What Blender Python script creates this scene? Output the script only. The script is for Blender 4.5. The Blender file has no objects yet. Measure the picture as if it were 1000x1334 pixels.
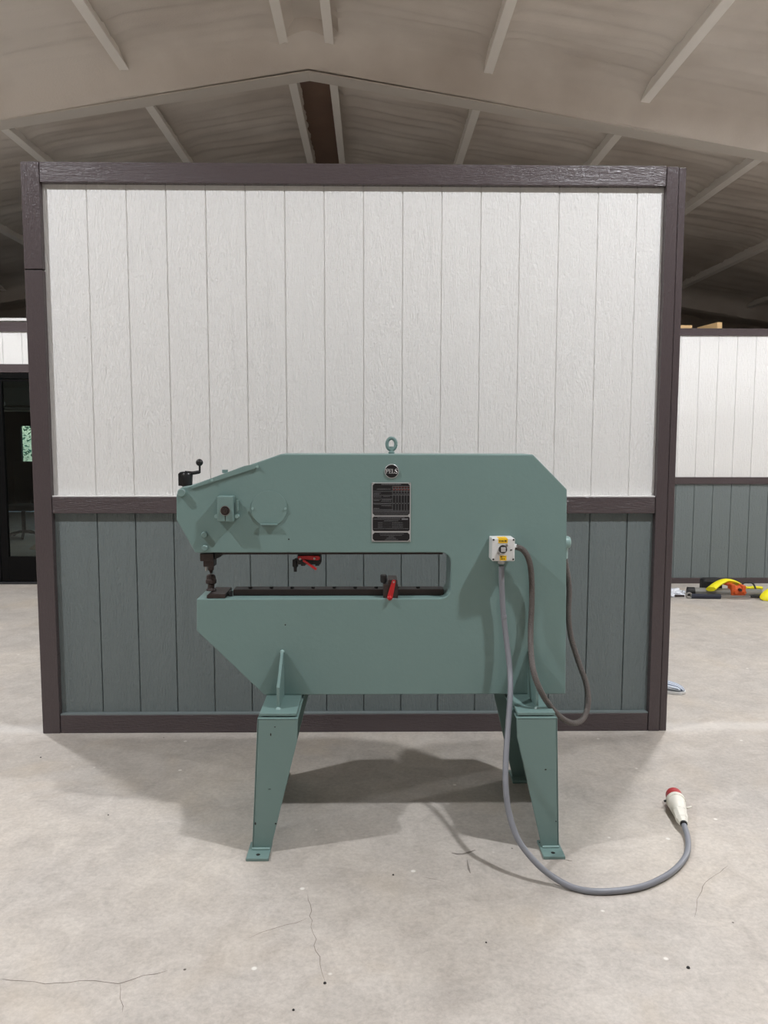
import bpy, bmesh, math, random
from mathutils import Vector, Matrix, noise
random.seed(7)
SC = bpy.context.scene
COL = SC.collection

# ------------------------------------------------------------------ camera
F, HC = 1037.0, 1.61
PITCH, YAW, ROLL = math.radians(5.44), math.radians(0.906), math.radians(0.089)
_fw = Vector((math.sin(YAW)*math.cos(PITCH), math.cos(YAW)*math.cos(PITCH), -math.sin(PITCH)))
_r0 = Vector((math.cos(YAW), -math.sin(YAW), 0)); _u0 = _r0.cross(_fw)
_r = _r0*math.cos(ROLL)+_u0*math.sin(ROLL); _u = _u0*math.cos(ROLL)-_r0*math.sin(ROLL)
EYE = Vector((0, 0, HC))
def _ray(px, py): return _fw+_r*((px-500)/F)-_u*((py-667)/F)
def PY(px, py, Y):            # point of the plane at depth Y that the photo shows at (px, py)
    d = _ray(px, py); return EYE+d*(Y/d.y)
def PZ(px, py, Z=0.0):        # point of the level Z that the photo shows at (px, py)
    d = _ray(px, py); return EYE+d*((Z-HC)/d.z)
cam = bpy.data.cameras.new('camera'); camo = bpy.data.objects.new('camera', cam); COL.objects.link(camo)
cam.sensor_fit = 'HORIZONTAL'; cam.sensor_width = 36; cam.lens = 36*F/1000; cam.clip_start = .05
M = Matrix((_r, _u, -_fw)).transposed().to_4x4(); M.translation = EYE
camo.matrix_world = M
SC.camera = camo

# ------------------------------------------------------------------ world, lamps, exposure
w = bpy.data.worlds.new('world'); SC.world = w; w.use_nodes = True
nt = w.node_tree; bg = nt.nodes['Background']
sky = nt.nodes.new('ShaderNodeTexSky'); sky.sky_type = 'NISHITA'
sky.sun_elevation = math.radians(50); sky.sun_rotation = math.radians(200); sky.sun_disc = False
nt.links.new(sky.outputs[0], bg.inputs[0]); bg.inputs[1].default_value = .85
SC.view_settings.view_transform = 'Standard'; SC.view_settings.look = 'None'
SC.view_settings.exposure = 0.0; SC.view_settings.gamma = 1.0; SC.view_settings.use_curve_mapping = False
# hooded high bays in three rows plus an added unseen row, open downwards: (x, y, z, watts straight down, watts spread to the sides)
LAMPS = [(x, 1.85, 4.65, 114, 142) for x in (2.25, -3.3)]+[(x, 5.55, 4.65, 45, 270) for x in (2.4, -3.1)]
LAMPS += [(x, 7.2, 3.62, 10, 520) for x in (7.8, -8.85)]+[(x, -5.5, 4.65, 50, 10) for x in (2.25, -3.3)]  # outer pair pushed back to brighten far walls; last pair added, unseen, for bounce
for lx, ly, lz, wd_, ws_ in LAMPS:
    for kind, en in (('AREA', wd_), ('SPOT', ws_)):
        ld = bpy.data.lights.new('high_bay_light', kind); ld.energy = en; ld.color = (.965, .985, 1.03)
        if kind == 'AREA': ld.shape = 'DISK'; ld.size = .2
        else: ld.shadow_soft_size = .09; ld.spot_size = math.radians(172); ld.spot_blend = .25
        lo = bpy.data.objects.new('high_bay_light', ld); COL.objects.link(lo); lo.location = (lx, ly, lz)

# ------------------------------------------------------------------ materials
MATS = {}
def lin(c):
    c = c/255.0
    return c/12.92 if c <= .04045 else ((c+.055)/1.055)**2.4
def rgb(r, g, b): return (lin(r), lin(g), lin(b), 1)
def mat(name, col, rough=.5, metal=0., spec=.5, mottle=0., mscale=6., bump=0., bscale=40., stretch=(1, 1, 1), coat=0., emit=0.):
    m = bpy.data.materials.new(name); m.use_nodes = True; MATS[name] = m
    n, l = m.node_tree.nodes, m.node_tree.links; b = n['Principled BSDF']
    b.inputs['Base Color'].default_value = col; b.inputs['Roughness'].default_value = rough
    b.inputs['Metallic'].default_value = metal; b.inputs['Specular IOR Level'].default_value = spec
    b.inputs['Coat Weight'].default_value = coat
    if mottle or bump:
        tc = n.new('ShaderNodeTexCoord'); mp = n.new('ShaderNodeMapping'); mp.inputs['Scale'].default_value = stretch
        l.new(tc.outputs['Object'], mp.inputs[0])
    if mottle:
        t = n.new('ShaderNodeTexNoise'); t.inputs['Scale'].default_value = mscale; t.inputs['Detail'].default_value = 6
        l.new(mp.outputs[0], t.inputs[0])
        mx = n.new('ShaderNodeMix'); mx.data_type = 'RGBA'
        mx.inputs['A'].default_value = tuple(x*(1-mottle) for x in col[:3])+(1,)
        mx.inputs['B'].default_value = tuple(min(1, x*(1+mottle)) for x in col[:3])+(1,)
        l.new(t.outputs[0], mx.inputs['Factor']); l.new(mx.outputs['Result'], b.inputs['Base Color'])
    if bump:
        t2 = n.new('ShaderNodeTexNoise'); t2.inputs['Scale'].default_value = bscale; t2.inputs['Detail'].default_value = 4
        l.new(mp.outputs[0], t2.inputs[0])
        bp = n.new('ShaderNodeBump'); bp.inputs['Strength'].default_value = bump; bp.inputs['Distance'].default_value = .01
        l.new(t2.outputs[0], bp.inputs['Height']); l.new(bp.outputs[0], b.inputs['Normal'])
    return m
def grain_mat(name, col, rough, axis, strength, spec=.5, dist=.004):
    """painted board with pressed-in wood grain running along axis (0=x, 2=z)"""
    m = bpy.data.materials.new(name); m.use_nodes = True; MATS[name] = m
    n, l = m.node_tree.nodes, m.node_tree.links; b = n['Principled BSDF']
    b.inputs['Base Color'].default_value = col; b.inputs['Roughness'].default_value = rough
    b.inputs['Specular IOR Level'].default_value = spec
    tc = n.new('ShaderNodeTexCoord'); oi = n.new('ShaderNodeObjectInfo')
    off = n.new('ShaderNodeVectorMath'); off.operation = 'SCALE'; off.inputs[0].default_value = (31, 17, 23)
    l.new(oi.outputs['Random'], off.inputs['Scale'])
    ad = n.new('ShaderNodeVectorMath'); ad.operation = 'ADD'
    l.new(tc.outputs['Object'], ad.inputs[0]); l.new(off.outputs[0], ad.inputs[1])
    # broad cathedral figure
    mp = n.new('ShaderNodeMapping'); mp.inputs['Scale'].default_value = (1.2, 1, 9) if axis == 0 else (9, 1, 1.2)
    l.new(ad.outputs[0], mp.inputs[0])
    nz = n.new('ShaderNodeTexNoise'); nz.inputs['Scale'].default_value = 1.0; nz.inputs['Detail'].default_value = 2
    nz.inputs['Distortion'].default_value = .6
    l.new(mp.outputs[0], nz.inputs[0])
    mu = n.new('ShaderNodeMath'); mu.operation = 'MULTIPLY'; mu.inputs[1].default_value = 16.0
    l.new(nz.outputs[0], mu.inputs[0])
    fr = n.new('ShaderNodeMath'); fr.operation = 'PINGPONG'; fr.inputs[1].default_value = .5
    l.new(mu.outputs[0], fr.inputs[0])
    # fine fibres
    mp2 = n.new('ShaderNodeMapping'); mp2.inputs['Scale'].default_value = (22, 1, 190) if axis == 0 else (230, 1, 26)
    l.new(ad.outputs[0], mp2.inputs[0])
    nz2 = n.new('ShaderNodeTexNoise'); nz2.inputs['Scale'].default_value = 1.0; nz2.inputs['Detail'].default_value = 4
    nz2.inputs['Distortion'].default_value = .8
    l.new(mp2.outputs[0], nz2.inputs[0])
    # rough-sawn cross texture
    nz3 = n.new('ShaderNodeTexNoise'); nz3.inputs['Scale'].default_value = 70; nz3.inputs['Detail'].default_value = 3
    l.new(ad.outputs[0], nz3.inputs[0])
    s1 = n.new('ShaderNodeMath'); s1.operation = 'MULTIPLY_ADD'; s1.inputs[1].default_value = .42
    l.new(fr.outputs[0], s1.inputs[0]); l.new(nz2.outputs[0], s1.inputs[2])
    s2 = n.new('ShaderNodeMath'); s2.operation = 'MULTIPLY_ADD'; s2.inputs[1].default_value = .5
    l.new(nz3.outputs[0], s2.inputs[0]); l.new(s1.outputs[0], s2.inputs[2])
    bp = n.new('ShaderNodeBump'); bp.inputs['Strength'].default_value = strength; bp.inputs['Distance'].default_value = dist
    l.new(s2.outputs[0], bp.inputs['Height']); l.new(bp.outputs[0], b.inputs['Normal'])
    return m
WHITE = rgb(229, 228, 225); GREYP = rgb(112, 121, 121); BROWN = rgb(77, 68, 69)
grain_mat('siding_white', WHITE, .48, 2, .8, dist=.008)
grain_mat('siding_grey', GREYP, .42, 2, 1.0, dist=.006)
grain_mat('trim_brown_x', BROWN, .25, 0, .8, spec=.42)
grain_mat('trim_brown_z', BROWN, .28, 2, .8, spec=.42)
mat('paint_white', WHITE, .5); mat('paint_grey', GREYP, .5); mat('paint_brown', BROWN, .4)
mat('machine_green', rgb(113, 138, 134), .38, mottle=.04, mscale=5, bump=.06, bscale=60)
mat('machine_green_light', rgb(140, 166, 162), .35)
mat('black_paint', rgb(20, 20, 21), .35); mat('black_matte', rgb(24, 23, 23), .6)
mat('dark_steel', rgb(70, 62, 60), .38, metal=.7, mottle=.3, mscale=60); mat('bright_steel', rgb(170, 168, 165), .3, metal=.9)
mat('oily_rail', rgb(48, 40, 38), .35, metal=.4); mat('red_paint', rgb(176, 30, 32), .35)
mat('plate_silver', rgb(190, 190, 190), .4, metal=.5); mat('plate_black', rgb(10, 10, 14), .4); mat('plate_print', rgb(122, 122, 124), .5); mat('plate_red', rgb(120, 62, 56), .5)
mat('box_white', rgb(214, 214, 212), .4); mat('label_yellow', rgb(238, 190, 10), .5); mat('ink', rgb(25, 22, 20), .6)
mat('cable_grey', rgb(126, 128, 134), .42); mat('plug_white', rgb(224, 220, 208), .45, mottle=.12, mscale=40)
mat('plug_red', rgb(176, 58, 60), .45)
mat('hose_dark', rgb(92, 86, 82), .6, bump=.6, bscale=240)
mat('lumber', rgb(205, 170, 120), .7, mottle=.15, mscale=20, stretch=(1, 8, 8)); mat('flat_sheet', rgb(190, 165, 140), .8)
mat('yellow_strap', rgb(238, 226, 16), .6, bump=.4, bscale=60); mat('orange_clamp', rgb(205, 88, 36), .5, mottle=.25, mscale=30)
mat('pole_grey', rgb(150, 150, 146), .3, metal=.6); mat('pole_navy', rgb(40, 44, 58), .4)
mat('plastic_wrap', rgb(225, 228, 235), .2, coat=.5); mat('foil_black', rgb(4, 4, 5), .45, spec=.15)
mat('office_grey', rgb(150, 152, 150), .8); mat('plywood_deck', rgb(150, 141, 130), .7, mottle=.1, mscale=4); mat('shell_foam', rgb(190, 180, 168), .85, bump=.5, bscale=4)
mat('lamp_housing', rgb(40, 40, 42), .5)

def concrete():
    m = bpy.data.materials.new('concrete'); m.use_nodes = True; MATS['concrete'] = m
    n, l = m.node_tree.nodes, m.node_tree.links; b = n['Principled BSDF']
    tc = n.new('ShaderNodeTexCoord')
    def nz(scale, det, dist=0., rough=.6):
        t = n.new('ShaderNodeTexNoise'); t.inputs['Scale'].default_value = scale; t.inputs['Detail'].default_value = det
        t.inputs['Distortion'].default_value = dist; t.inputs['Roughness'].default_value = rough
        l.new(tc.outputs['Object'], t.inputs[0]); return t
    def ramp(src, stops):
        r = n.new('ShaderNodeValToRGB'); e = r.color_ramp.elements
        e[0].position, e[0].color = stops[0]; e[1].position, e[1].color = stops[-1]
        for p, c in stops[1:-1]:
            x = e.new(p); x.color = c
        l.new(src, r.inputs[0]); return r
    def mix(f, a, bb, mode='MIX'):
        x = n.new('ShaderNodeMix'); x.data_type = 'RGBA'; x.blend_type = mode
        if isinstance(f, float): x.inputs['Factor'].default_value = f
        else: l.new(f, x.inputs['Factor'])
        for k, v in (('A', a), ('B', bb)):
            if isinstance(v, tuple): x.inputs[k].default_value = v
            else: l.new(v, x.inputs[k])
        return x.outputs['Result']
    base = ramp(nz(1.1, 5, .6).outputs[0], [(.32, rgb(174, 168, 160)), (.5, rgb(188, 180, 170)), (.68, rgb(202, 192, 178))])
    mid = ramp(nz(7, 8, .8, .7).outputs[0], [(.3, rgb(160, 152, 145)), (.7, rgb(214, 207, 199))])
    c = mix(.45, base.outputs[0], mid.outputs[0])
    fine = ramp(nz(55, 6, .3, .75).outputs[0], [(.3, (.5, .49, .48, 1)), (.62, (1, 1, 1, 1))])
    c = mix(.45, c, fine.outputs[0], 'MULTIPLY')
    warm = ramp(nz(1.7, 3, .4).outputs[0], [(.55, (0, 0, 0, 1)), (.75, (1, 1, 1, 1))])
    wf = n.new('ShaderNodeMath'); wf.operation = 'MULTIPLY'; wf.inputs[1].default_value = .3; l.new(warm.outputs[0], wf.inputs[0])
    c = mix(wf.outputs[0], c, rgb(196, 178, 152))
    # pale aggregate flecks and dark pits
    vo = n.new('ShaderNodeTexVoronoi'); vo.inputs['Scale'].default_value = 5.5; vo.inputs['Randomness'].default_value = 1
    l.new(tc.outputs['Object'], vo.inputs[0])
    fl = ramp(vo.outputs['Distance'], [(.035, (1, 1, 1, 1)), (.06, (0, 0, 0, 1))])
    c = mix(fl.outputs[0], c, rgb(220, 216, 208))
    vo2 = n.new('ShaderNodeTexVoronoi'); vo2.inputs['Scale'].default_value = 9; l.new(tc.outputs['Object'], vo2.inputs[0])
    sc = n.new('ShaderNodeSeparateColor'); l.new(vo2.outputs['Color'], sc.inputs[0])
    gt = n.new('ShaderNodeMath'); gt.operation = 'GREATER_THAN'; gt.inputs[1].default_value = .8; l.new(sc.outputs[0], gt.inputs[0])
    fl2 = ramp(vo2.outputs['Distance'], [(.03, (1, 1, 1, 1)), (.05, (0, 0, 0, 1))])
    an = n.new('ShaderNodeMath'); an.operation = 'MULTIPLY'; l.new(fl2.outputs[0], an.inputs[0]); l.new(gt.outputs[0], an.inputs[1])
    c = mix(an.outputs[0], c, rgb(92, 84, 78))
    # pale cured strip along a slab joint
    sx = n.new('ShaderNodeSeparateXYZ'); l.new(tc.outputs['Object'], sx.inputs[0])
    wob = nz(3, 3); mm = n.new('ShaderNodeMath'); mm.operation = 'MULTIPLY_ADD'; mm.inputs[1].default_value = .08
    l.new(wob.outputs[0], mm.inputs[0]); l.new(sx.outputs[1], mm.inputs[2])
    d = n.new('ShaderNodeMath'); d.operation = 'SUBTRACT'; d.inputs[1].default_value = 4.33; l.new(mm.outputs[0], d.inputs[0])
    a = n.new('ShaderNodeMath'); a.operation = 'ABSOLUTE'; l.new(d.outputs[0], a.inputs[0])
    st = ramp(a.outputs[0], [(.03, (.24, .24, .24, 1)), (.085, (0, 0, 0, 1))])
    c = mix(st.outputs[0], c, rgb(226, 224, 220))
    l.new(c, b.inputs['Base Color'])
    rr = ramp(nz(4, 5).outputs[0], [(.3, (.42, .42, .42, 1)), (.7, (.62, .62, .62, 1))]); l.new(rr.outputs[0], b.inputs['Roughness'])
    b.inputs['Specular IOR Level'].default_value = .4
    bp = n.new('ShaderNodeBump'); bp.inputs['Strength'].default_value = .15; bp.inputs['Distance'].default_value = .004
    l.new(nz(60, 6).outputs[0], bp.inputs['Height']); l.new(bp.outputs[0], b.inputs['Normal'])
concrete()
def foam():
    m = bpy.data.materials.new('spray_foam'); m.use_nodes = True; MATS['spray_foam'] = m
    n, l = m.node_tree.nodes, m.node_tree.links; b = n['Principled BSDF']
    b.inputs['Roughness'].default_value = .75; b.inputs['Specular IOR Level'].default_value = .3
    tc = n.new('ShaderNodeTexCoord')
    t = n.new('ShaderNodeTexNoise'); t.inputs['Scale'].default_value = .9; t.inputs['Detail'].default_value = 5; l.new(tc.outputs['Object'], t.inputs[0])
    r = n.new('ShaderNodeValToRGB'); e = r.color_ramp.elements
    e[0].position, e[0].color = .32, rgb(188, 178, 168); e[1].position, e[1].color = .66, rgb(216, 208, 199)
    l.new(t.outputs[0], r.inputs[0]); l.new(r.outputs[0], b.inputs['Base Color'])
    t2 = n.new('ShaderNodeTexNoise'); t2.inputs['Scale'].default_value = 55; t2.inputs['Detail'].default_value = 4; l.new(tc.outputs['Object'], t2.inputs[0])
    bp = n.new('ShaderNodeBump'); bp.inputs['Strength'].default_value = .35; bp.inputs['Distance'].default_value = .006
    l.new(t2.outputs[0], bp.inputs['Height']); l.new(bp.outputs[0], b.inputs['Normal'])
foam()
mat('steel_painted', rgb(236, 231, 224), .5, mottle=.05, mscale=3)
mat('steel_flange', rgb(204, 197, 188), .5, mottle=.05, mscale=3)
mat('ridge_brown', rgb(120, 96, 82), .8, mottle=.15, mscale=3, bump=.4, bscale=9)
def glass():
    m = bpy.data.materials.new('pane_glass'); m.use_nodes = True; MATS['pane_glass'] = m
    n, l = m.node_tree.nodes, m.node_tree.links
    for x in list(n):
        if x.type != 'OUTPUT_MATERIAL': n.remove(x)
    o = [x for x in n if x.type == 'OUTPUT_MATERIAL'][0]
    tr = n.new('ShaderNodeBsdfTransparent'); tr.inputs[0].default_value = (.62, .68, .66, 1)
    gl = n.new('ShaderNodeBsdfGlossy'); gl.inputs['Roughness'].default_value = .02
    fz = n.new('ShaderNodeFresnel'); fz.inputs[0].default_value = 1.45
    mx = n.new('ShaderNodeMixShader'); l.new(fz.outputs[0], mx.inputs[0]); l.new(tr.outputs[0], mx.inputs[1]); l.new(gl.outputs[0], mx.inputs[2])
    l.new(mx.outputs[0], o.inputs[0])
glass()
def leaf_mat():
    m = mat('leaf_green', rgb(92, 150, 84), .55); b = m.node_tree.nodes['Principled BSDF']
    n, l = m.node_tree.nodes, m.node_tree.links
    t = n.new('ShaderNodeTexNoise'); t.inputs['Scale'].default_value = 5; tc = n.new('ShaderNodeTexCoord'); l.new(tc.outputs['Object'], t.inputs[0])
    r = n.new('ShaderNodeValToRGB'); e = r.color_ramp.elements
    e[0].position, e[0].color = .35, rgb(84, 148, 104); e[1].position, e[1].color = .65, rgb(176, 216, 180)
    l.new(t.outputs[0], r.inputs[0]); l.new(r.outputs[0], b.inputs['Base Color'])
leaf_mat()
def stripe_mat():
    m = mat('stripe_cloth', rgb(200, 208, 220), .8); b = m.node_tree.nodes['Principled BSDF']
    n, l = m.node_tree.nodes, m.node_tree.links
    tc = n.new('ShaderNodeTexCoord'); wv = n.new('ShaderNodeTexWave'); wv.inputs['Scale'].default_value = 26; wv.bands_direction = 'Y'
    l.new(tc.outputs['Object'], wv.inputs[0])
    r = n.new('ShaderNodeValToRGB'); e = r.color_ramp.elements
    e[0].position, e[0].color = .35, rgb(72, 84, 108); e[1].position, e[1].color = .5, rgb(214, 222, 232)
    l.new(wv.outputs[0], r.inputs[0]); l.new(r.outputs[0], b.inputs['Base Color'])
stripe_mat()

# ------------------------------------------------------------------ mesh helpers
def box(bm, x0, x1, y0, y1, z0, z1, rot=None):
    vs = [bm.verts.new((x, y, z)) for z in (z0, z1) for y in (y0, y1) for x in (x0, x1)]
    for f in ((0, 2, 3, 1), (4, 5, 7, 6), (0, 1, 5, 4), (2, 6, 7, 3), (0, 4, 6, 2), (1, 3, 7, 5)):
        bm.faces.new([vs[i] for i in f])
    if rot: bmesh.ops.transform(bm, matrix=rot, verts=vs)
    return vs
def prism(bm, pts, y0, y1):               # outline in (x, z), front at y0
    a = [bm.verts.new((p[0], y0, p[1])) for p in pts]; b = [bm.verts.new((p[0], y1, p[1])) for p in pts]
    bm.faces.new(a); bm.faces.new(b[::-1])
    for i in range(len(pts)):
        j = (i+1) % len(pts); bm.faces.new((a[j], a[i], b[i], b[j]))
def prism_x(bm, pts, x0, x1):             # outline in (y, z)
    a = [bm.verts.new((x0, p[0], p[1])) for p in pts]; b = [bm.verts.new((x1, p[0], p[1])) for p in pts]
    bm.faces.new(a); bm.faces.new(b[::-1])
    for i in range(len(pts)):
        j = (i+1) % len(pts); bm.faces.new((a[j], a[i], b[i], b[j]))
def lathe(bm, prof, p0, axis, n=24, rot=0.):      # prof: list of (t, r) along axis from p0
    ax = Vector(axis).normalized(); q = ax.to_track_quat('Z', 'Y'); p0 = Vector(p0); rings = []
    for t, r in prof:
        c = p0+ax*t
        rings.append([bm.verts.new(c+q @ Vector((r*math.cos(2*math.pi*k/n+rot), r*math.sin(2*math.pi*k/n+rot), 0))) for k in range(n)])
    for a, b in zip(rings, rings[1:]):
        for k in range(n):
            j = (k+1) % n; bm.faces.new((a[k], a[j], b[j], b[k]))
    bm.faces.new(rings[0][::-1]); bm.faces.new(rings[-1])
def cyl(bm, p0, p1, r, n=20, r1=None, rot=0.):
    d = Vector(p1)-Vector(p0); lathe(bm, [(0, r), (d.length, r if r1 is None else r1)], p0, d, n, rot)
def spline(pts, sub=8):
    P = [Vector(p) for p in pts]; P = [P[0]*2-P[1]]+P+[P[-1]*2-P[-2]]; out = []
    for i in range(1, len(P)-2):
        for s in range(sub):
            t = s/sub; a, b, c, d = P[i-1:i+3]
            out.append(.5*((2*b)+(c-a)*t+(2*a-5*b+4*c-d)*t*t+(3*b-a-3*c+d)*t**3))
    out.append(P[-2]); return out
def tube(bm, pts, r, n=12, ripple=0., flat=None):
    T = [(pts[min(i+1, len(pts)-1)]-pts[max(i-1, 0)]).normalized() for i in range(len(pts))]
    up = Vector((0, 1, 0)) if abs(T[0].y) < .9 else Vector((1, 0, 0)); rings = []
    for i, (p, t) in enumerate(zip(pts, T)):
        up = (up-t*up.dot(t)).normalized(); s = t.cross(up)
        rr = r*(1+ripple*(i % 2)); fb = flat or (1, 1)
        rings.append([bm.verts.new(p+(up*math.cos(2*math.pi*k/n)*fb[0]+s*math.sin(2*math.pi*k/n)*fb[1])*rr) for k in range(n)])
    for a, b in zip(rings, rings[1:]):
        for k in range(n):
            j = (k+1) % n; bm.faces.new((a[k], a[j], b[j], b[k]))
    bm.faces.new(rings[0][::-1]); bm.faces.new(rings[-1])
def link(name, bm, material, parent=None, bevel=0., smooth=False, seg=2, origin=None):
    bmesh.ops.recalc_face_normals(bm, faces=bm.faces[:])
    if origin is not None: bmesh.ops.translate(bm, verts=bm.verts[:], vec=-Vector(origin))
    me = bpy.data.meshes.new(name); bm.to_mesh(me); bm.free()
    me.materials.append(MATS[material])
    o = bpy.data.objects.new(name, me); COL.objects.link(o)
    if origin is not None: o.location = origin
    if parent is not None:
        o.parent = parent
        o.matrix_parent_inverse = Matrix.Translation(-world_loc(parent))
    if smooth:
        for p in me.polygons: p.use_smooth = True
        try: me.set_sharp_from_angle(angle=math.radians(38))
        except Exception: pass
    if bevel:
        bv = o.modifiers.new('bevel', 'BEVEL'); bv.width = bevel; bv.segments = seg; bv.limit_method = 'ANGLE'; bv.angle_limit = math.radians(40)
        bv.harden_normals = False
    return o
def world_loc(o):
    return o.location.copy() if o.parent is None else o.location+(o.parent.location if o.matrix_parent_inverse.translation.length < 1e-9 else Vector((0, 0, 0)))
def N(): return bmesh.new()
def empty(name, loc, label, cat, group=None):
    o = bpy.data.objects.new(name, None); COL.objects.link(o); o.location = loc; o.empty_display_size = .1
    return tag(o, label, cat, group)
def tag(o, label, cat, group=None):
    o['label'] = label; o['category'] = cat
    if group: o['group'] = group
    return o
def fine(o):
    o['kind'] = 'stuff'; return o
def struct(o, label=None):
    o['kind'] = 'structure'
    if label: o['label'] = label
    return o
def B(name, x0, x1, y0, y1, z0, z1, material, parent=None, bevel=0.):
    bm = N(); box(bm, x0, x1, y0, y1, z0, z1); return link(name, bm, material, parent, bevel)
def share(o, name, loc, parent):          # another piece with the same mesh
    c = o.copy(); c.name = name; COL.objects.link(c); c.location = loc; c.parent = parent; return c

# ------------------------------------------------------------------ the shell of the building
XL, XR, YF, YB = -10.5, 9.5, -9.0, 17.0
RX = -.60                                  # ridge line
def roof_z(x): return 5.25-abs(x-RX)/6.0   # underside of the purlins
FO = .125                                  # foam lies this far above the purlins' underside
floor = struct(B('floor', XL, XR, YF, YB+.0, -.15, 0, 'concrete'), 'pale mottled concrete slab floor')
ze = roof_z(XR)+FO+.3
struct(B('wall_left', XL-.2, XL, YF, YB, 0, roof_z(XL)+FO+.2, 'shell_foam'))
struct(B('wall_right', XR, XR+.2, YF, YB, 0, roof_z(XR)+FO+.2, 'shell_foam'))
bm = N(); prism(bm, [(XL-.2, 0), (XR+.2, 0), (XR+.2, roof_z(XR)+.3), (RX, roof_z(RX)+.35), (XL-.2, roof_z(XL)+.3)], YF-.2, YF)
struct(link('wall_back', bm, 'shell_foam'))
# rear gable wall with an opening for the glazed outside door of the office
GX0, GX1, GZ1 = -8.05, -6.75, 2.12
bm = N()
def gable(x0, x1, zb):
    t = [(x1, roof_z(x1)+.3), (x0, roof_z(x0)+.3)]
    if x0 < RX < x1: t.insert(1, (RX, roof_z(RX)+.35))
    prism(bm, [(x0, zb), (x1, zb)]+t, YB, YB+.2)
gable(XL-.2, GX0, 0); gable(GX0, GX1, GZ1); gable(GX1, XR+.2, 0)
struct(link('wall_rear', bm, 'shell_foam'))

def foam_h(x, y):
    """foam skin height above the purlins' underside"""
    h = FO
    px = min(abs(x-p) for p in PURL)
    h -= .045*math.exp(-(px/.10)**2)
    v = Vector((x*.55, y*6.5, 0)); h += .024*noise.noise(v)+.016*noise.noise(Vector((x*.9+9, y*13, 3)))
    h += .02*noise.noise(Vector((x*1.3, y*1.3, 5)))
    for ry in RAFT:
        d = abs(y-ry); h -= .40*math.exp(-(max(0, d-.05)/.17)**1.3) if d < 1.2 else 0
    return h
PURL = [-.81-1.47*k for k in range(7)]+[-.39+1.475*k for k in range(7)]
RAFT = (8.02, 15.2)
bm = N()
xs = [XL+(XR-XL)*i/200 for i in range(201)]
ys = []; y = YF
while y < YB+.2: ys.append(y); y += .6 if y < 5.2 else (.035 if y < 12 else .09)
ys.append(YB+.2)
rows = []
for yy in ys:
    row = []
    for xx in xs:
        hh = foam_h(xx, yy)
        if abs(xx-RX) < .2 and min(abs(yy-ry) for ry in RAFT) > .35: hh = max(hh, FO)+.03
        row.append(bm.verts.new((xx, yy, max(roof_z(xx)-.17, roof_z(xx)+hh))))
    rows.append(row)
for a, b in zip(rows, rows[1:]):
    for i in range(len(xs)-1): bm.faces.new((a[i], a[i+1], b[i+1], b[i]))
top = bmesh.ops.extrude_face_region(bm, geom=bm.faces[:])
tv = [g for g in top['geom'] if isinstance(g, bmesh.types.BMVert)]
bmesh.ops.translate(bm, verts=tv, vec=(0, 0, .5))
ceiling = struct(link('ceiling', bm, 'spray_foam', smooth=True), 'sloping ceiling coated in rippled beige spray foam')
# purlins: light steel channels running along the building, cut at each rafter
def purlin(x, y0, y1):
    z = roof_z(x); s = 1 if x > RX else -1; sl = -s/6.0
    bm = N()
    # Z section: lower flange and web with a small lip
    def q(dx, dz): return (x+dx, z+dz+sl*dx)
    wd = .085
    prism(bm, [q(-wd/2, 0), q(wd/2, 0), q(wd/2, .014), q(wd/2-.02*1, .014), q(wd/2-.022, .2), q(-wd/2+.004, .2), q(-wd/2, .05)], y0, y1)
    return link('purlin', bm, 'steel_painted', ceiling, .006)
for p in PURL:
    if abs(p) > 9: continue
    purlin(p, YF+.02, RAFT[0]-.16 if abs(p-RX) > .5 else RAFT[0]-.10); purlin(p, RAFT[0]+.12, RAFT[1]-.12)
bm = N(); prism(bm, [(RX-.185, roof_z(RX)+.085), (RX+.185, roof_z(RX)+.085), (RX, roof_z(RX)+.115)], RAFT[0]+.1, RAFT[1]-.1)
link('ridge_panel', bm, 'ridge_brown', ceiling)
def rafter(y):
    zf = lambda x: 5.05-abs(x-RX)*.1605
    e = bpy.data.objects.new('rafter', None); COL.objects.link(e); e.location = (RX, y, 5.05); e.parent = ceiling
    for sgn, xe in ((-1, XL+.05), (1, XR-.05)):
        bm = N(); pts = [(RX, zf(RX)), (xe, zf(xe)), (xe, zf(xe)+.012), (RX, zf(RX)+.012)]
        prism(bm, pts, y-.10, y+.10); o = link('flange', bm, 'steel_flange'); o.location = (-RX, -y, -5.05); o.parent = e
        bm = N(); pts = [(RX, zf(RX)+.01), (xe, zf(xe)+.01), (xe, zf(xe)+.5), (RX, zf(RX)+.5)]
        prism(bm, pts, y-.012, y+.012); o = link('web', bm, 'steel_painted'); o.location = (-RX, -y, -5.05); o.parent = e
    return e
for ry in RAFT: rafter(ry)

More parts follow.
